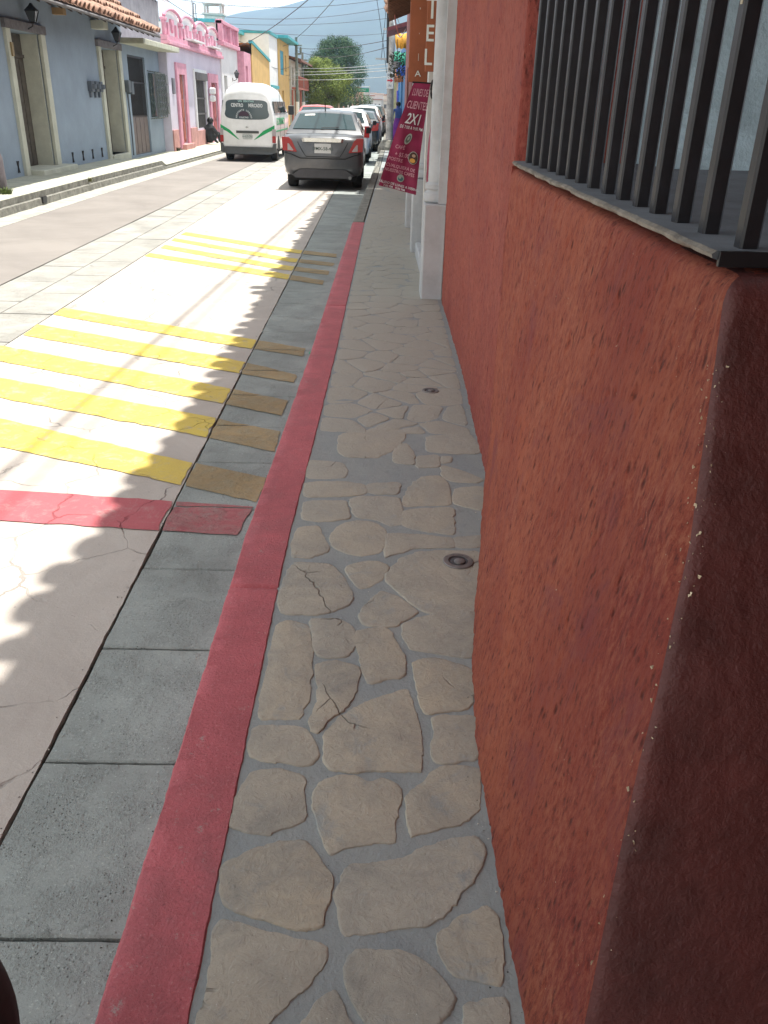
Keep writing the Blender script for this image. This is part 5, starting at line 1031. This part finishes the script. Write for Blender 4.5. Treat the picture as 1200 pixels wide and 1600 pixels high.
def van():
    c = thing('passenger_van', 'white high-roofed passenger van with green stripes, seen from behind', 'van', (-3.76, 26.35, 0), R(0))
    hw, Lv, H = .79, 4.7, 2.06
    q = B(); rs = []
    for y, ins, zb, zt in ((0.0, .045, .42, H-.28), (.03, .02, .34, H-.16), (.12, .005, .30, H-.06), (.45, 0, .28, H), (2.2, 0, .27, H+.02), (3.3, 0, .27, H-.03), (3.7, .01, .27, H-.25), (4.25, .03, .27, 1.28), (4.6, .06, .30, 1.0), (Lv, .12, .38, .85)):
        W_ = hw-ins; t_ = max(0, (zt-1.3)/(H-1.3)); rs.append(mirror_ring([(0, zb), (W_*.9, zb), (W_, zb+.08), (W_, .95 if zt > 1 else zt-.1), (W_-.03*t_, 1.25 if t_ else zt-.04), (W_-.115*t_-.02, max(zt-.38*t_, 1.26 if t_ else zt-.02)), (W_-.20*t_-.03, zt-.15*t_), (W_-.36*t_-.05, zt-.04*t_), (W_*.3, zt), (0, zt+.005)], y))
    q.rings(rs, cap=True); q.build('body', whitep, c, smooth=50)
    def sx(z): return .79-.02-.10*max(0, (z-1.25)/.75)
    q = B(); P = []
    for a in range(40):
        t = 2*pi*a/40; x = abs(cos(t))**.35*(1 if cos(t) > 0 else -1); z = abs(sin(t))**.35*(1 if sin(t) > 0 else -1); zz = 1.37+.255*z-.02*x*x*(z < 0)*-1; P.append((x*(.635 if z < 0 else .60), zz))
    q.prism(P, 'y', -.004, .05); wn = q.build('rear_window', glass('van_glass', (.06, .08, .085), .08), c)
    q = B(); T = lambda x, z: Matrix.Translation((x, -.008, z)) @ Matrix.Rotation(pi/2, 4, 'X')
    textmesh(q, 'CENTRO', .092, T(-.27, 1.44), 0, .002, .68, bold=.03); textmesh(q, 'MERCADO', .092, T(.25, 1.44), 0, .002, .66, bold=.03); textmesh(q, 'SAN  SEBASTIAN', .052, T(-.02, 1.565), 1, .002, .85, bold=.01)
    for i in range(15):   # ring of small letters round the half-moon badge
        t = pi*(i+.5)/15; s_ = 'TRANSPORTE URBANO'[::-1][i % 17]
        if s_ != ' ': textmesh(q, s_, .042, Matrix.Translation((-.09+.195*cos(t), -.008, 1.16+.195*sin(t)-.01)) @ Matrix.Rotation(pi/2, 4, 'X') @ Matrix.Rotation(t-pi/2, 4, 'Z'), 0, .002, .9, bold=.02)
    textmesh(q, 'COLECTIVO', .040, T(-.09, 1.15), 0, .002, .85, bold=.02); q.build('lettering', [M_wht, flat('pale_teal_letters', (.45, .66, .62))], wn)
    q = B(); q.prism([(-.09+.15*cos(a), 1.205+.13*sin(a)) for a in [pi*k/16 for k in range(17)]], 'y', -.006, -.003); q.build('badge', simple('dark_badge', (.05, .02, .04), .5), wn)
    q = B()
    q.rings([[(-.775, -.004, .985), (-.775, -.004, .875), (-.60, -.004, .80), (-.30, -.004, .605), (-.245, -.004, .585), (-.50, -.004, .83)], [(-.775, .03, .985), (-.775, .03, .875), (-.60, .03, .80), (-.30, .03, .605), (-.245, .03, .585), (-.50, .03, .83)]])
    q.rings([[(.775, -.004, .985), (.775, -.004, .875), (.60, -.004, .80), (.22, -.004, .605), (.165, -.004, .585), (.45, -.004, .83)], [(.775, .03, .985), (.775, .03, .875), (.60, .03, .80), (.22, .03, .605), (.165, .03, .585), (.45, .03, .83)]])
    q.build('green_stripe', simple('green_stripe_paint', (.0, .30, .085), .4), c)
    q = B(); q.box(-.33, .32, -.02, .03, .76, .825, bev=.006); q.build('door_handle', simple('dark_trim', (.06, .065, .06), .5), c)
    q = B(); q.box(-.15, .13, -.012, .03, .60, .745); textmesh(q, 'A-417-CRS', .06, T(-.01, .65) @ Matrix.Translation((0, 0, .006)), 1, .002, .8); q.build('number_plate', [simple('weathered_plate', (.48, .50, .48), .6), M_pchar], c)
    for sd_ in (-1, 1):
        q = B(); q.box(sd_*.795, sd_*.70, -.012, .12, .52, .70, bev=.008); q.box(sd_*.795, sd_*.70, -.012, .12, .702, .88, m=1, bev=.008); q.build('tail_light', [M_red, M_clear], c)
    q = B(); q.rings([[(x, -.06+.05*(abs(x)/.8)**4, z) for x, z in ((-.80, .50), (-.72, .49), (-.70, .40), (.70, .40), (.72, .49), (.80, .50), (.80, .26), (.62, .21), (-.62, .21), (-.80, .26))], [(x, .25, z) for x, z in ((-.80, .50), (-.72, .49), (-.70, .40), (.70, .40), (.72, .49), (.80, .50), (.80, .26), (.62, .21), (-.62, .21), (-.80, .26))]]); q.build('rear_bumper', simple('grey_bumper', (.075, .08, .08), .6), c)
    q = B(); textmesh(q, 'o', .07, T(-.02, .895), 0, .003, 1.1, bold=.01); q.box(-.07, .03, -.008, .0, .915, .925); q.build('badge', M_chrome, c)
    for (a, e) in ((.25, 1.35), (1.48, 2.55), (2.68, 3.55)):
        q = B(); q.rings([[(sx(z)+.006+.0, y, z) for y, z in ((a, 1.30), (e, 1.30), (e-.05, 1.60), (a+.04, 1.60))], [(sx(z)-.03, y, z) for y, z in ((a, 1.30), (e, 1.30), (e-.05, 1.60), (a+.04, 1.60))]]); q.build('side_window', M_glassc, c)
        q = B(); q.rings([[(-sx(z)-.006, y, z) for y, z in ((a, 1.30), (e, 1.30), (e-.05, 1.60), (a+.04, 1.60))], [(-sx(z)+.03, y, z) for y, z in ((a, 1.30), (e, 1.30), (e-.05, 1.60), (a+.04, 1.60))]]); q.build('side_window', M_glassc, c)
    q = B(); textmesh(q, 'ECONOMICO', .20, Matrix.Translation((.792, 1.6, .98)) @ Matrix.Rotation(pi/2, 4, 'Z') @ Matrix.Rotation(pi/2, 4, 'X'), 0, .003, 1.3, bold=.01); q.box(.785, .796, .3, 3.6, .80, .84); q.build('side_lettering', flat('green_letters', (.05, .30, .14)), c)
    q = B(); q.box(.788, .794, 1.40, 1.415, .35, 1.9); q.box(.788, .794, 2.60, 2.615, .35, 1.9); q.build('door_gap', M_under, c)
    for sd_ in (-1, 1):
        for y in (.85, 3.9): wheel(c, sd_*(hw-.12), y, .31, .19, sd_)
        q = B()
        for y in (.85, 3.9): q.prism([(y+.38*cos(a), .31+.38*sin(a)) for a in [pi*k_/14 for k_ in range(15)]], 'x', sd_*(hw-.02), sd_*(hw+.004))
        q.build('wheel_arch', M_under, c)
        q = B(); q.box(sd_*(hw+.02), sd_*(hw+.20), 3.75, 3.83, 1.22, 1.50, bev=.02); q.tube([(sd_*.74, 3.8, 1.28), (sd_*(hw+.05), 3.8, 1.32)], .015); q.build('side_mirror', M_black, c)
    q = B(); q.box(-.62, .62, .15, 4.4, .18, .34); q.tube([(-.3, .1, .22), (-.3, .5, .22)], .03); q.lathe(-.1, .7, [(.10, .16), (.12, .2), (.10, .3)], 10); q.build('underbody', M_under, c)
van()

# ================================================================ people
def person(name, label, joints, bones, loc, rz, skin, parts=(), lvl=2):
    """one continuous body grown from a jointed skeleton"""
    me = bpy.data.meshes.new(name); names = list(joints); me.from_pydata([joints[n][0] for n in names], [(names.index(a), names.index(b_)) for a, b_ in bones], [])
    o = bpy.data.objects.new(name, me); C.objects.link(o); o.modifiers.new('skin', 'SKIN'); 
    if not me.skin_vertices: me.attributes
    for i, n in enumerate(names):
        r = joints[n][1]; me.skin_vertices[0].data[i].radius = (r, r) if not isinstance(r, tuple) else r
    me.skin_vertices[0].data[0].use_root = True
    s = o.modifiers.new('sub', 'SUBSURF'); s.levels = lvl; s.render_levels = lvl; me.materials.append(skin); o.location = loc; o.rotation_euler = (0, 0, rz); tag(o, label, 'person'); return o
M_skin = simple('brown_skin', (.26, .14, .09), .6); M_darkcl = simple('dark_clothes', (.028, .03, .033), .9, .4, 8, .4, 60)
def skinmesh(bm_name, joints, bones):
    me = bpy.data.meshes.new(bm_name); names = list(joints); me.from_pydata([joints[n][0] for n in names], [(names.index(a), names.index(b_)) for a, b_ in bones], []); return me
# seated figure: back against the wall, knees drawn up, dark jacket
J = {'pelvis': ((0, 0, .13), (.19, .17)), 'waist': ((.04, 0, .28), (.18, .16)), 'chest': ((.09, 0, .46), (.20, .16)), 'upper': ((.12, 0, .58), (.15, .12)), 'neck': ((.15, 0, .66), .075), 'head': ((.19, 0, .75), (.10, .10)), 'crown': ((.18, 0, .82), .085),
     'shL': ((.10, .19, .55), .095), 'elL': ((.24, .27, .34), .065), 'haL': ((.42, .14, .36), .038), 'shR': ((.10, -.19, .55), .095), 'elR': ((.24, -.27, .34), .065), 'haR': ((.42, -.10, .36), .038),
     'hipL': ((.06, .10, .13), .10), 'knL': ((.42, .13, .40), .075), 'anL': ((.46, .12, .09), .05), 'toL': ((.60, .13, .035), .038), 'hipR': ((.06, -.10, .13), .10), 'knR': ((.42, -.13, .40), .075), 'anR': ((.46, -.12, .09), .05), 'toR': ((.60, -.13, .035), .038)}
bones = [('pelvis', 'waist'), ('waist', 'chest'), ('chest', 'upper'), ('upper', 'neck'), ('neck', 'head'), ('head', 'crown'), ('upper', 'shL'), ('shL', 'elL'), ('elL', 'haL'), ('upper', 'shR'), ('shR', 'elR'), ('elR', 'haR'), ('pelvis', 'hipL'), ('hipL', 'knL'), ('knL', 'anL'), ('anL', 'toL'), ('pelvis', 'hipR'), ('hipR', 'knR'), ('knR', 'anR'), ('anR', 'toR')]
def mkperson(label, J, bones, loc, rz, bodymat, hairmat, headpos, hr=.105):
    J = dict(J)
    me = bpy.data.meshes.new('person'); names = list(J); me.from_pydata([J[n][0] for n in names], [(names.index(a), names.index(b_)) for a, b_ in bones], [])
    o = bpy.data.objects.new('person', me); C.objects.link(o)
    sk = o.modifiers.new('skin', 'SKIN')
    bm = bmesh.new(); bm.from_mesh(me); ly = bm.verts.layers.skin.verify(); bm.verts.ensure_lookup_table()
    for i, n in enumerate(names):
        r = J[n][1]; bm.verts[i][ly].radius = r if isinstance(r, tuple) else (r, r); bm.verts[i][ly].use_root = (i == 0)
    bm.to_mesh(me); bm.free(); sb = o.modifiers.new('sub', 'SUBSURF'); sb.levels = 2; sb.render_levels = 2; me.materials.append(bodymat)
    o.location = loc; o.rotation_euler = (0, 0, rz); tag(o, label, 'person')
    hx_, hy_, hz_ = headpos; q = B()
    q.rings([[(hx_-.012+hr*cos(a)*s_, hy_+hr*.95*sin(a)*s_, hz_+hr*1.1*c_) for a in [2*pi*i/16 for i in range(16)]] for s_, c_ in ((.80, -.45), (.98, -.1), (1.0, .25), (.86, .62), (.5, .92), (.05, 1.02))]); q.build('hair', hairmat, o, smooth=70)
    return o
M_hair = simple('black_hair', (.012, .010, .010), .5, .4, 40)
p1 = mkperson('person in dark clothes sitting on the far pavement against the pink house wall', J, bones, (-6.28, 33.65, .12), R(50), M_darkcl, M_hair, (.175, 0, .775), .118)
q = B(); q.rings([[(.145+.085*cos(a), .0+.11*sin(a), .645+.015*k) for a in [2*pi*i/14 for i in range(14)]] for k in (0, 1, 2)]); q.build('collar', simple('blue_grey_collar', (.08, .12, .17), .8), p1, smooth=60)
q = B()
for s_ in (-1, 1): q.rings([[(.41+.035*cos(a), s_*.12+.03*sin(a), .33+k*.03) for a in [2*pi*i/10 for i in range(10)]] for k in (0, 1, 2)])
q.build('hands', M_skin, p1, smooth=60)
# vendor standing by the craft shop
J2 = {'pelvis': ((0, 0, .88), (.15, .12)), 'waist': ((0, 0, 1.03), (.13, .10)), 'chest': ((0, 0, 1.22), (.165, .11)), 'neck': ((0, 0, 1.38), .05), 'head': ((0, 0, 1.47), .08), 'crown': ((0, 0, 1.55), .07), 'shL': ((-.18, 0, 1.30), .055), 'elL': ((-.24, .03, 1.04), .042), 'haL': ((-.20, .15, .86), .032), 'shR': ((.18, 0, 1.30), .055), 'elR': ((.24, .03, 1.04), .042), 'haR': ((.20, .15, .86), .032),
      'hL': ((-.09, 0, .82), .09), 'kL': ((-.10, .0, .46), .065), 'aL': ((-.10, -.02, .08), .045), 'tL': ((-.11, .12, .03), .035), 'hR': ((.09, 0, .82), .09), 'kR': ((.10, .0, .46), .065), 'aR': ((.10, -.02, .08), .045), 'tR': ((.11, .12, .03), .035)}
b2_ = [('pelvis', 'waist'), ('waist', 'chest'), ('chest', 'neck'), ('neck', 'head'), ('head', 'crown'), ('chest', 'shL'), ('shL', 'elL'), ('elL', 'haL'), ('chest', 'shR'), ('shR', 'elR'), ('elR', 'haR'), ('pelvis', 'hL'), ('hL', 'kL'), ('kL', 'aL'), ('aL', 'tL'), ('pelvis', 'hR'), ('hR', 'kR'), ('kR', 'aR'), ('aR', 'tR')]
p2 = mkperson('person in blue top and purple skirt standing on the right pavement by the craft shop', J2, b2_, (.82, 38.5, .12), 0, simple('blue_blouse', (.05, .11, .33), .8), M_hair, (0, -.01, 1.49), .10)
q = B(); q.lathe(0, 0, [(.15, .98), (.19, .8), (.25, .4), (.28, .14), (.27, .13)], 18, cap=False); q.build('skirt', simple('purple_skirt', (.16, .03, .26), .9), p2, smooth=60)
# passenger seen through the van's back window
J3 = {'pelvis': ((0, 0, .95), (.13, .11)), 'chest': ((0, 0, 1.16), (.15, .10)), 'neck': ((0, 0, 1.30), .05), 'head': ((.01, 0, 1.40), .08), 'crown': ((.01, 0, 1.47), .07), 'shL': ((-.15, 0, 1.22), .06), 'elL': ((-.20, -.03, 1.02), .045), 'haL': ((-.10, -.08, .92), .035), 'shR': ((.15, 0, 1.22), .06), 'elR': ((.20, -.03, 1.02), .045), 'haR': ((.10, -.08, .92), .035)}

# ================================================================ poles, signs on them, wires
def pole(x, y, h, r, mat, label, grp=None):
    o = thing('utility_pole', label, 'pole', (x, y, .0), group=grp); q = B(); q.tube([(0, 0, 0), (0, 0, h*.5), (0, 0, h)], [r, r*.88, r*.72], 16); q.build('shaft', mat, o, smooth=50); return o
M_cpole = simple('blotched_concrete_pole', (.46, .45, .43), .9, .5, 3, .4, 40, grime=.8)
p = pole(.40, 33.0, 8.5, .13, M_cpole, 'tall blotched concrete utility pole at the right kerb with a small arrow sign')
q = B(); q.box(-.9, .25, -.05, .05, 5.2, 5.3); q.box(-.55, .25, -.05, .05, 3.0, 3.05); q.box(-.30, .20, -.05, .05, 3.9, 3.96)
for x_ in (-.85, -.55, -.25, .2): q.lathe(x_, 0, [(.03, 5.3), (.05, 5.36), (.03, 5.45)], 8)
q.build('crossarm', simple('pale_crossarm', (.45, .45, .44), .7), p)
q = B(); q.tube([(-.13, -.05, 2.9), (-.16, -.04, 4.6), (-.13, 0, 6)], .04, 6); q.build('conduit', M_black, p)
q = B(); q.lathe(0, 0, [(.45, 0), (.42, .22), (.30, .42), (.20, .45)], 9); q.build('base_stones', M_oldconc, p)
a = thing('arrow_sign', 'small white sign with a red arrow strapped to the concrete pole', 'sign', (.38, 32.84, 2.36))
q = B(); q.box(-.125, .115, 0, .02, -.26, .26, bev=.004); q.build('board', M_wht, a)
q = B(); T2 = lambda x, z: Matrix.Translation((x, -.004, z)) @ Matrix.Rotation(pi/2, 4, 'X')
textmesh(q, 'HOTEL', .085, T2(0, .13), 0, .003, .62, bold=.01); textmesh(q, 'PV', .085, T2(0, -.21), 0, .003, .8, bold=.01)
q.build('lettering', simple('blue_grey_letters', (.20, .24, .32), .6), a)
q = B(); q.prism([(-.105, .025), (.01, .025), (.01, .07), (.105, 0), (.01, -.07), (.01, -.025), (-.105, -.025)], 'y', -.006, -.001); q.build('arrow', simple('red_arrow', (.62, .03, .06), .6), a)
M_gpole = simple('grey_green_pole', (.16, .19, .17), .9, .3, 3)
for (x, y, h, lb) in ((-5.45, 62.0, 5.35, 'grey-green utility pole, taller of the pair in front of the trees'), (-5.55, 68.0, 4.75, 'grey-green utility pole, shorter of the pair in front of the trees')):
    p = pole(x, y, h, .11, M_gpole, lb, 'pair of poles before the trees'); q = B(); q.box(-.15, .35, -.04, .04, h-.5, h-.42); q.box(-.1, .3, -.04, .04, h-1.0, h-.9); q.lathe(.28, 0, [(.06, h-.9), (.08, h-.7), (.05, h-.55)], 8); q.build('crossarm', M_gpole, p); q = B(); q.tube([(0, 0, 0), (0, 0, 1.6)], [.115, .113], 12); q.build('painted_foot', M_white, p)
def wire(a, b_, sag, r, label, mat=None):
    a, b_ = Vector(a), Vector(b_); n = 18; pts = [a.lerp(b_, i/n)-Vector((0, 0, sag*4*(i/n)*(1-i/n))) for i in range(n+1)]
    q = B(); q.tube(pts, r, 5); o = q.build('overhead_wire', mat or M_wire, smooth=60); tag(o, label, 'wire', 'overhead wires'); return rebase(o, a)
M_wire = simple('wire_sheath', (.03, .03, .035), .6); M_wirel = simple('pale_wire_sheath', (.40, .42, .44), .5)
wire((-1.35, -2, 4.9), (.32, 33, 5.3), .55, .021, 'thick overhead cable running above the right kerb to the concrete pole')
wire((-1.05, -2, 5.3), (.30, 33, 5.55), .40, .011, 'thinner overhead wire beside the thick cable above the right kerb')
WL = [((-5.45, 62, 5.3), (-.30, 33, 6.2), .2, .016, 'wire climbing from the taller green pole across to the concrete pole'), ((-6.0, 58, 4.6), (-5.45, 62, 5.2), .05, .014, 'short wire from the ochre house to the taller green pole'),
 ((-6.3, 42, 3.7), (-1.3, 24, 4.25), .15, .012, 'wire rising from the pink house roof across the sky to the right'), ((-8.4, 35, 5.2), (-6.1, 44, 3.9), .15, .012, 'wire coming down from the upper roof to the yellow house'), ((-6.1, 44, 3.9), (-5.9, 62.5, 3.7), .5, .012, 'wire sagging along the front of the yellow house'),
 ((-8.4, 31, 5.1), (-.4, 36, 5.3), .35, .009, 'topmost thin wire sagging across the pale sky'), ((-8.4, 36, 5.0), (.2, 40, 5.5), .35, .009, 'second thin wire sagging across the pale sky'), ((-8.6, 44, 5.1), (.3, 48, 5.9), .35, .010, 'thin wire crossing just above the mountain ridge'),
 ((-8.6, 46, 4.9), (.35, 50, 5.6), .2, .010, 'thin wire crossing in front of the mountain below the ridge'), ((-8.6, 50, 5.1), (.4, 54, 5.2), .3, .011, 'low thin wire crossing in front of the mountain'), ((-5.4, 62, 4.75), (.3, 33, 3.6), .15, .012, 'wire from the green pole down to the middle of the concrete pole'),
 ((-5.4, 62, 4.6), (.3, 33, 3.4), .35, .012, 'lower wire from the green pole to the middle of the concrete pole')]
for a_ in WL: wire(*a_)
for k, (z, s_) in enumerate(((3.10, .05), (2.88, .08), (3.35, .06), (3.62, .12))): wire((-6.0+k*.1, 60+k, z), (.75, 46+k*2, z+.02), s_, .016, ['pale wire across the front of the trees, lowest of four', 'pale wire across the trees with a small tag, just above the fence', 'pale wire across the middle of the trees', 'pale wire across the upper part of the trees'][k], M_wirel)
wire((.38, 33, 5.3), (-1.2, 15, 4.1), .1, .016, 'dark wire swooping from the concrete pole up over the road'); wire((.30, 33, 5.9), (.05, 33.4, 3.0), .0, .010, 'slanting drop wire left of the concrete pole'); wire((-.3, 33, 5.5), (.25, 33.1, 2.6), -.15, .010, 'curved drop wire left of the concrete pole'); wire((.35, 33, 5.0), (.9, 29, 3.3), .25, .010, 'drop wire sagging from the concrete pole to the dark red canopy')
wire((.38, 33, 4.6), (.55, 21, 3.1), .45, .010, 'pale wire looping under the brown raftered eave', M_wirel); wire((.66, 20.8, 3.5), (.75, 14.2, 3.2), .3, .010, 'second pale wire looping under the brown raftered eave', M_wirel); wire((.30, 20.8, 3.35), (.62, 28, 3.4), .15, .012, 'thin orange wire from the brown eave to the dark red canopy', simple('orange_wire', (.5, .10, .05), .6))

# ================================================================ trees
def tree(name, label, x, y, z0, h, rx, ry, zc, col, col2, nleaf, seed, lumps, leaf=.11, grp=None):
    rr = random.Random(seed); t = thing(name, label, 'tree', (x, y, z0), group=grp)
    q = B(); q.tube([(0, 0, 0), (.05, 0, h*.25), (-.03, .05, h*.5), (0, 0, h*.8)], [.16, .13, .09, .03], 9)
    L = []
    for i in range(lumps):
        a = rr.uniform(0, 2*pi); d = rr.random()**.5; u = rr.uniform(-1, 1); s = math.sqrt(max(0, 1-u*u*.9)); c = Vector((d*s*rx*cos(a), d*s*ry*sin(a), zc+u*(h-zc)*.92)); rad = rr.uniform(.20, .36)*rx*(1.15-.35*abs(u)); L.append((c, rad)); q.tube([(0, 0, h*rr.uniform(.2, .5)), (c.x*.5, c.y*.5, (h*.4+c.z)/2), tuple(c)], [.06, .035, .012], 5)
    q.build('trunk', simple('bark', (.13, .10, .07), .9, .3, 9), t)
    q = B()
    for i in range(nleaf):
        c, rad = L[rr.randrange(len(L))]; v = Vector((rr.gauss(0, 1), rr.gauss(0, 1), rr.gauss(0, 1))).normalized()*rad*rr.uniform(.45, 1.12); v.z *= .85; p_ = c+v
        n = (v.normalized()+Vector((rr.uniform(-.7, .7), rr.uniform(-.7, .7), rr.uniform(-.3, .9)))).normalized(); u = n.cross(Vector((rr.uniform(-1, 1), rr.uniform(-1, 1), rr.uniform(-1, 1)))).normalized(); w_ = n.cross(u); s = leaf*rr.uniform(.5, 1.3)
        q.add([p_-u*s, p_+w_*s*.5, p_+u*s, p_-w_*s*.5], [(0, 1, 2, 3)], 0 if rr.random() < .65 else 1)
    m1 = simple(name+'_leaves', col, .55, .3, .6, spec=.1); m2 = simple(name+'_leaves_light', col2, .55, .3, .6, spec=.1); q.build('crown', [m1, m2], t); return t
tree('broadleaf_tree', 'round yellow-green tree at the left kerb beyond the poles', -4.6, 74, 0, 4.6, 2.15, 1.8, 2.95, (.15, .205, .045), (.23, .28, .07), 38000, 5, 100, .060, 'trees at the end of the street')
tree('tall_tree', 'tall dense blue-green tree with an uneven top behind the round one', -4.35, 98, 0, 7.6, 2.7, 2.4, 4.7, (.038, .085, .045), (.075, .13, .065), 52000, 8, 150, .07, 'trees at the end of the street')
tree('broadleaf_shrub_tree', 'low dark tree filling the gap below the tall one', -3.7, 104, 0, 3.4, 2.6, 1.6, 2.0, (.07, .11, .05), (.11, .16, .07), 12000, 12, 40, .08, 'trees at the end of the street')
# fence with painted posts under the trees, small houses, road sign, distant town
f = thing('park_fence', 'fence of pale pinkish posts under the trees', 'fence', (-4.3, 70, 0)); 
for k in range(9):
    q = B(); x = -.9+k*.34; q.box(x, x+.11, k*1.9, k*1.9+.2, 0, 1.35+.1*(k % 3)); q.build('post', simple('post_paint', [(.55, .30, .26), (.62, .60, .56), (.50, .34, .28)][k % 3], .8), f)
q = B(); q.rings([[(-.85, 0, z), (1.85, 15.3, z)] for z in (.35, .95)], cap=False, close=False); q.build('rails', simple('fence_rail', (.30, .22, .20), .8), f)
def hut(x, y, w_, d, h, col, label, roofc=(.30, .13, .09), name='small_house', wins=2):
    t = thing(name, label, 'house', (x, y, 0), group='small far houses'); q = B(); q.box(-w_/2, w_/2, 0, d, -.3, h); q.build('wall', simple('far_wall', col, .9, .1, 1), t)
    q = B(); q.rings([[(-w_/2-.2, -.2, h), (w_/2+.2, -.2, h), (w_/2+.2, -.2, h+.12), (0, -.2, h+.12+w_*.12), (-w_/2-.2, -.2, h+.12)], [(-w_/2-.2, d+.2, h), (w_/2+.2, d+.2, h), (w_/2+.2, d+.2, h+.12), (0, d+.2, h+.12+w_*.12), (-w_/2-.2, d+.2, h+.12)]]); q.build('roof', simple('far_roof', roofc, .9, .2, 1), t)
    for i in range(wins): q = B(); x0 = -w_/2+(i+.3)*w_/wins; q.box(x0, x0+w_/wins*.4, -.03, 0, h*.3, h*.75); q.build('window', M_dshut, t)
hut(-4.2, 118, 1.7, 6, 2.6, (.55, .28, .14), 'orange-brown gabled house right of the round tree'); hut(-2.9, 126, 1.4, 5, 3.3, (.58, .36, .30), 'narrow pinkish house next to the orange-brown one')
rr = random.Random(21); k = 0
wcol = [(.62, .62, .60), (.60, .55, .48), (.66, .66, .66), (.50, .50, .50), (.58, .46, .40)]
wn = ['white', 'cream', 'bright white', 'grey', 'pale pink']
town = B(); 
for i in range(130):
    y = rr.uniform(190, 560); x = y*rr.uniform(-.030, .022); z = max(-1, (y-200)*.0075); s = rr.uniform(1.6, 4.2); h = rr.uniform(1.8, 3.6); c = i % 5
    town.box(x-s/2, x+s/2, y, y+5, z-3, z+h, m=c); town.box(x-s/2-.15, x+s/2+.15, y-.2, y+5.2, z+h+.01, z+h+.18, m=5 if i % 3 else 4)
    for j in range(2): xx = x-s/2+s*(.2+.45*j); town.box(xx, xx+s*.18, y-.05, y-.01, z+h*.35, z+h*.7, m=6)
tag(town.build('distant_town', [simple('town_wall', c_, .9, .1, 1) for c_ in wcol]+[simple('town_roof', (.30, .15, .11), .9), M_dshut]), 'pale jumble of distant houses at the vanishing end of the street', 'town', kind='stuff')
gs = thing('road_sign', 'green road sign on posts at the far end of the street', 'road sign', (-2.1, 105, 0)); q = B(); q.box(-.55, .95, 0, .05, 2.75, 3.15); q.build('panel', simple('green_sign_paint', (.02, .28, .16), .5), gs); q = B()
for x in (-.6, 1.0): q.tube([(x, .05, 0), (x, .05, 3.4)], .05, 6)
q.tube([(-.6, .05, 3.3), (1.0, .05, 3.3)], .04, 6); q.build('post', simple('galvanised_post', (.45, .46, .46), .5), gs); q = B(); textmesh(q, 'CENTRO', .16, Matrix.Translation((.2, -.01, 2.87)) @ Matrix.Rotation(pi/2, 4, 'X'), ext=.003, sx=.9); q.build('lettering', M_wht, gs)
# small aerials on the pink house roof
for x, y, lb in ((-8.1, 34.5, 'thin metal frame standing on the upper roof of the pink house, left one'), (-7.4, 38.3, 'thin metal frame standing on the parapet of the pink house, right one')):
    q = B(); h = .75; q.tube([(0, 0, 0), (0, 0, h)], .016, 5); q.tube([(.0, .45, 0), (0, .45, h)], .016, 5); q.tube([(0, 0, h), (0, .45, h)], .016, 5); o = q.build('roof_frame', M_steel); o.location = (x, y, 4.25 if x > -8 else 4.7); tag(o, lb, 'frame')
q = B(); q.tube([(0, 0, 0), (0, 0, 1.6)], .02, 5); o = q.build('roof_mast', M_wirel); o.location = (-6.45, 33.2, 3.2); tag(o, 'thin upright mast rising in front of the scalloped parapet', 'mast')
# ================================================================ mountain
b = B(); rs = []
RID = [(-3200, 150), (-1500, 140), (-700, 140), (-450, 150), (-350, 172), (-300, 184), (-246, 190), (-185, 203), (-109, 224), (0, 262), (150, 320), (400, 370), (900, 350), (2000, 260), (3200, 180)]
for j in range(28):
    t = j/27; row = []
    for i in range(110):
        x = -3000+6000*i/109; x = math.copysign(abs(x/3000)**1.7*3000, x); y = 900+1300*t; hgt = lin(RID, x)*1.0*(t**1.15)
        hgt += 18*noise.noise(Vector((x*.004, y*.004, 1)))*sin(pi*min(1, t*1.0))+4*noise.noise(Vector((x*.02, y*.02, 4)))*t
        row.append((x, y, max(-.2, hgt) if t > 0 else -.2))
    rs.append(row)
rs.append([(p[0], p[1]+600, -1) for p in rs[-1]]); b.rings(rs, cap=False, close=False)
struct(b.build('mountain', simple('forested_slope', (.018, .032, .026), .95, .5, .012), smooth=80))
# ================================================================ air
b = B(); b.box(-3300, 3300, -70, 2830, -2, 400); hz = b.build('haze', M_pale); hz['kind'] = 'stuff'; hz['label'] = 'pale blue haze in the air between the street and the mountain'; hz['category'] = 'haze'
m = bpy.data.materials.new('haze_air'); m.use_nodes = True; t = m.node_tree; t.nodes.clear(); o = t.nodes.new('ShaderNodeOutputMaterial'); pvn = t.nodes.new('ShaderNodeVolumePrincipled')
pvn.inputs['Color'].default_value = (.50, .72, 1, 1); pvn.inputs['Density'].default_value = .00031; pvn.inputs['Anisotropy'].default_value = .2; t.links.new(pvn.outputs[0], o.inputs['Volume'])
hz.data.materials.clear(); hz.data.materials.append(m)
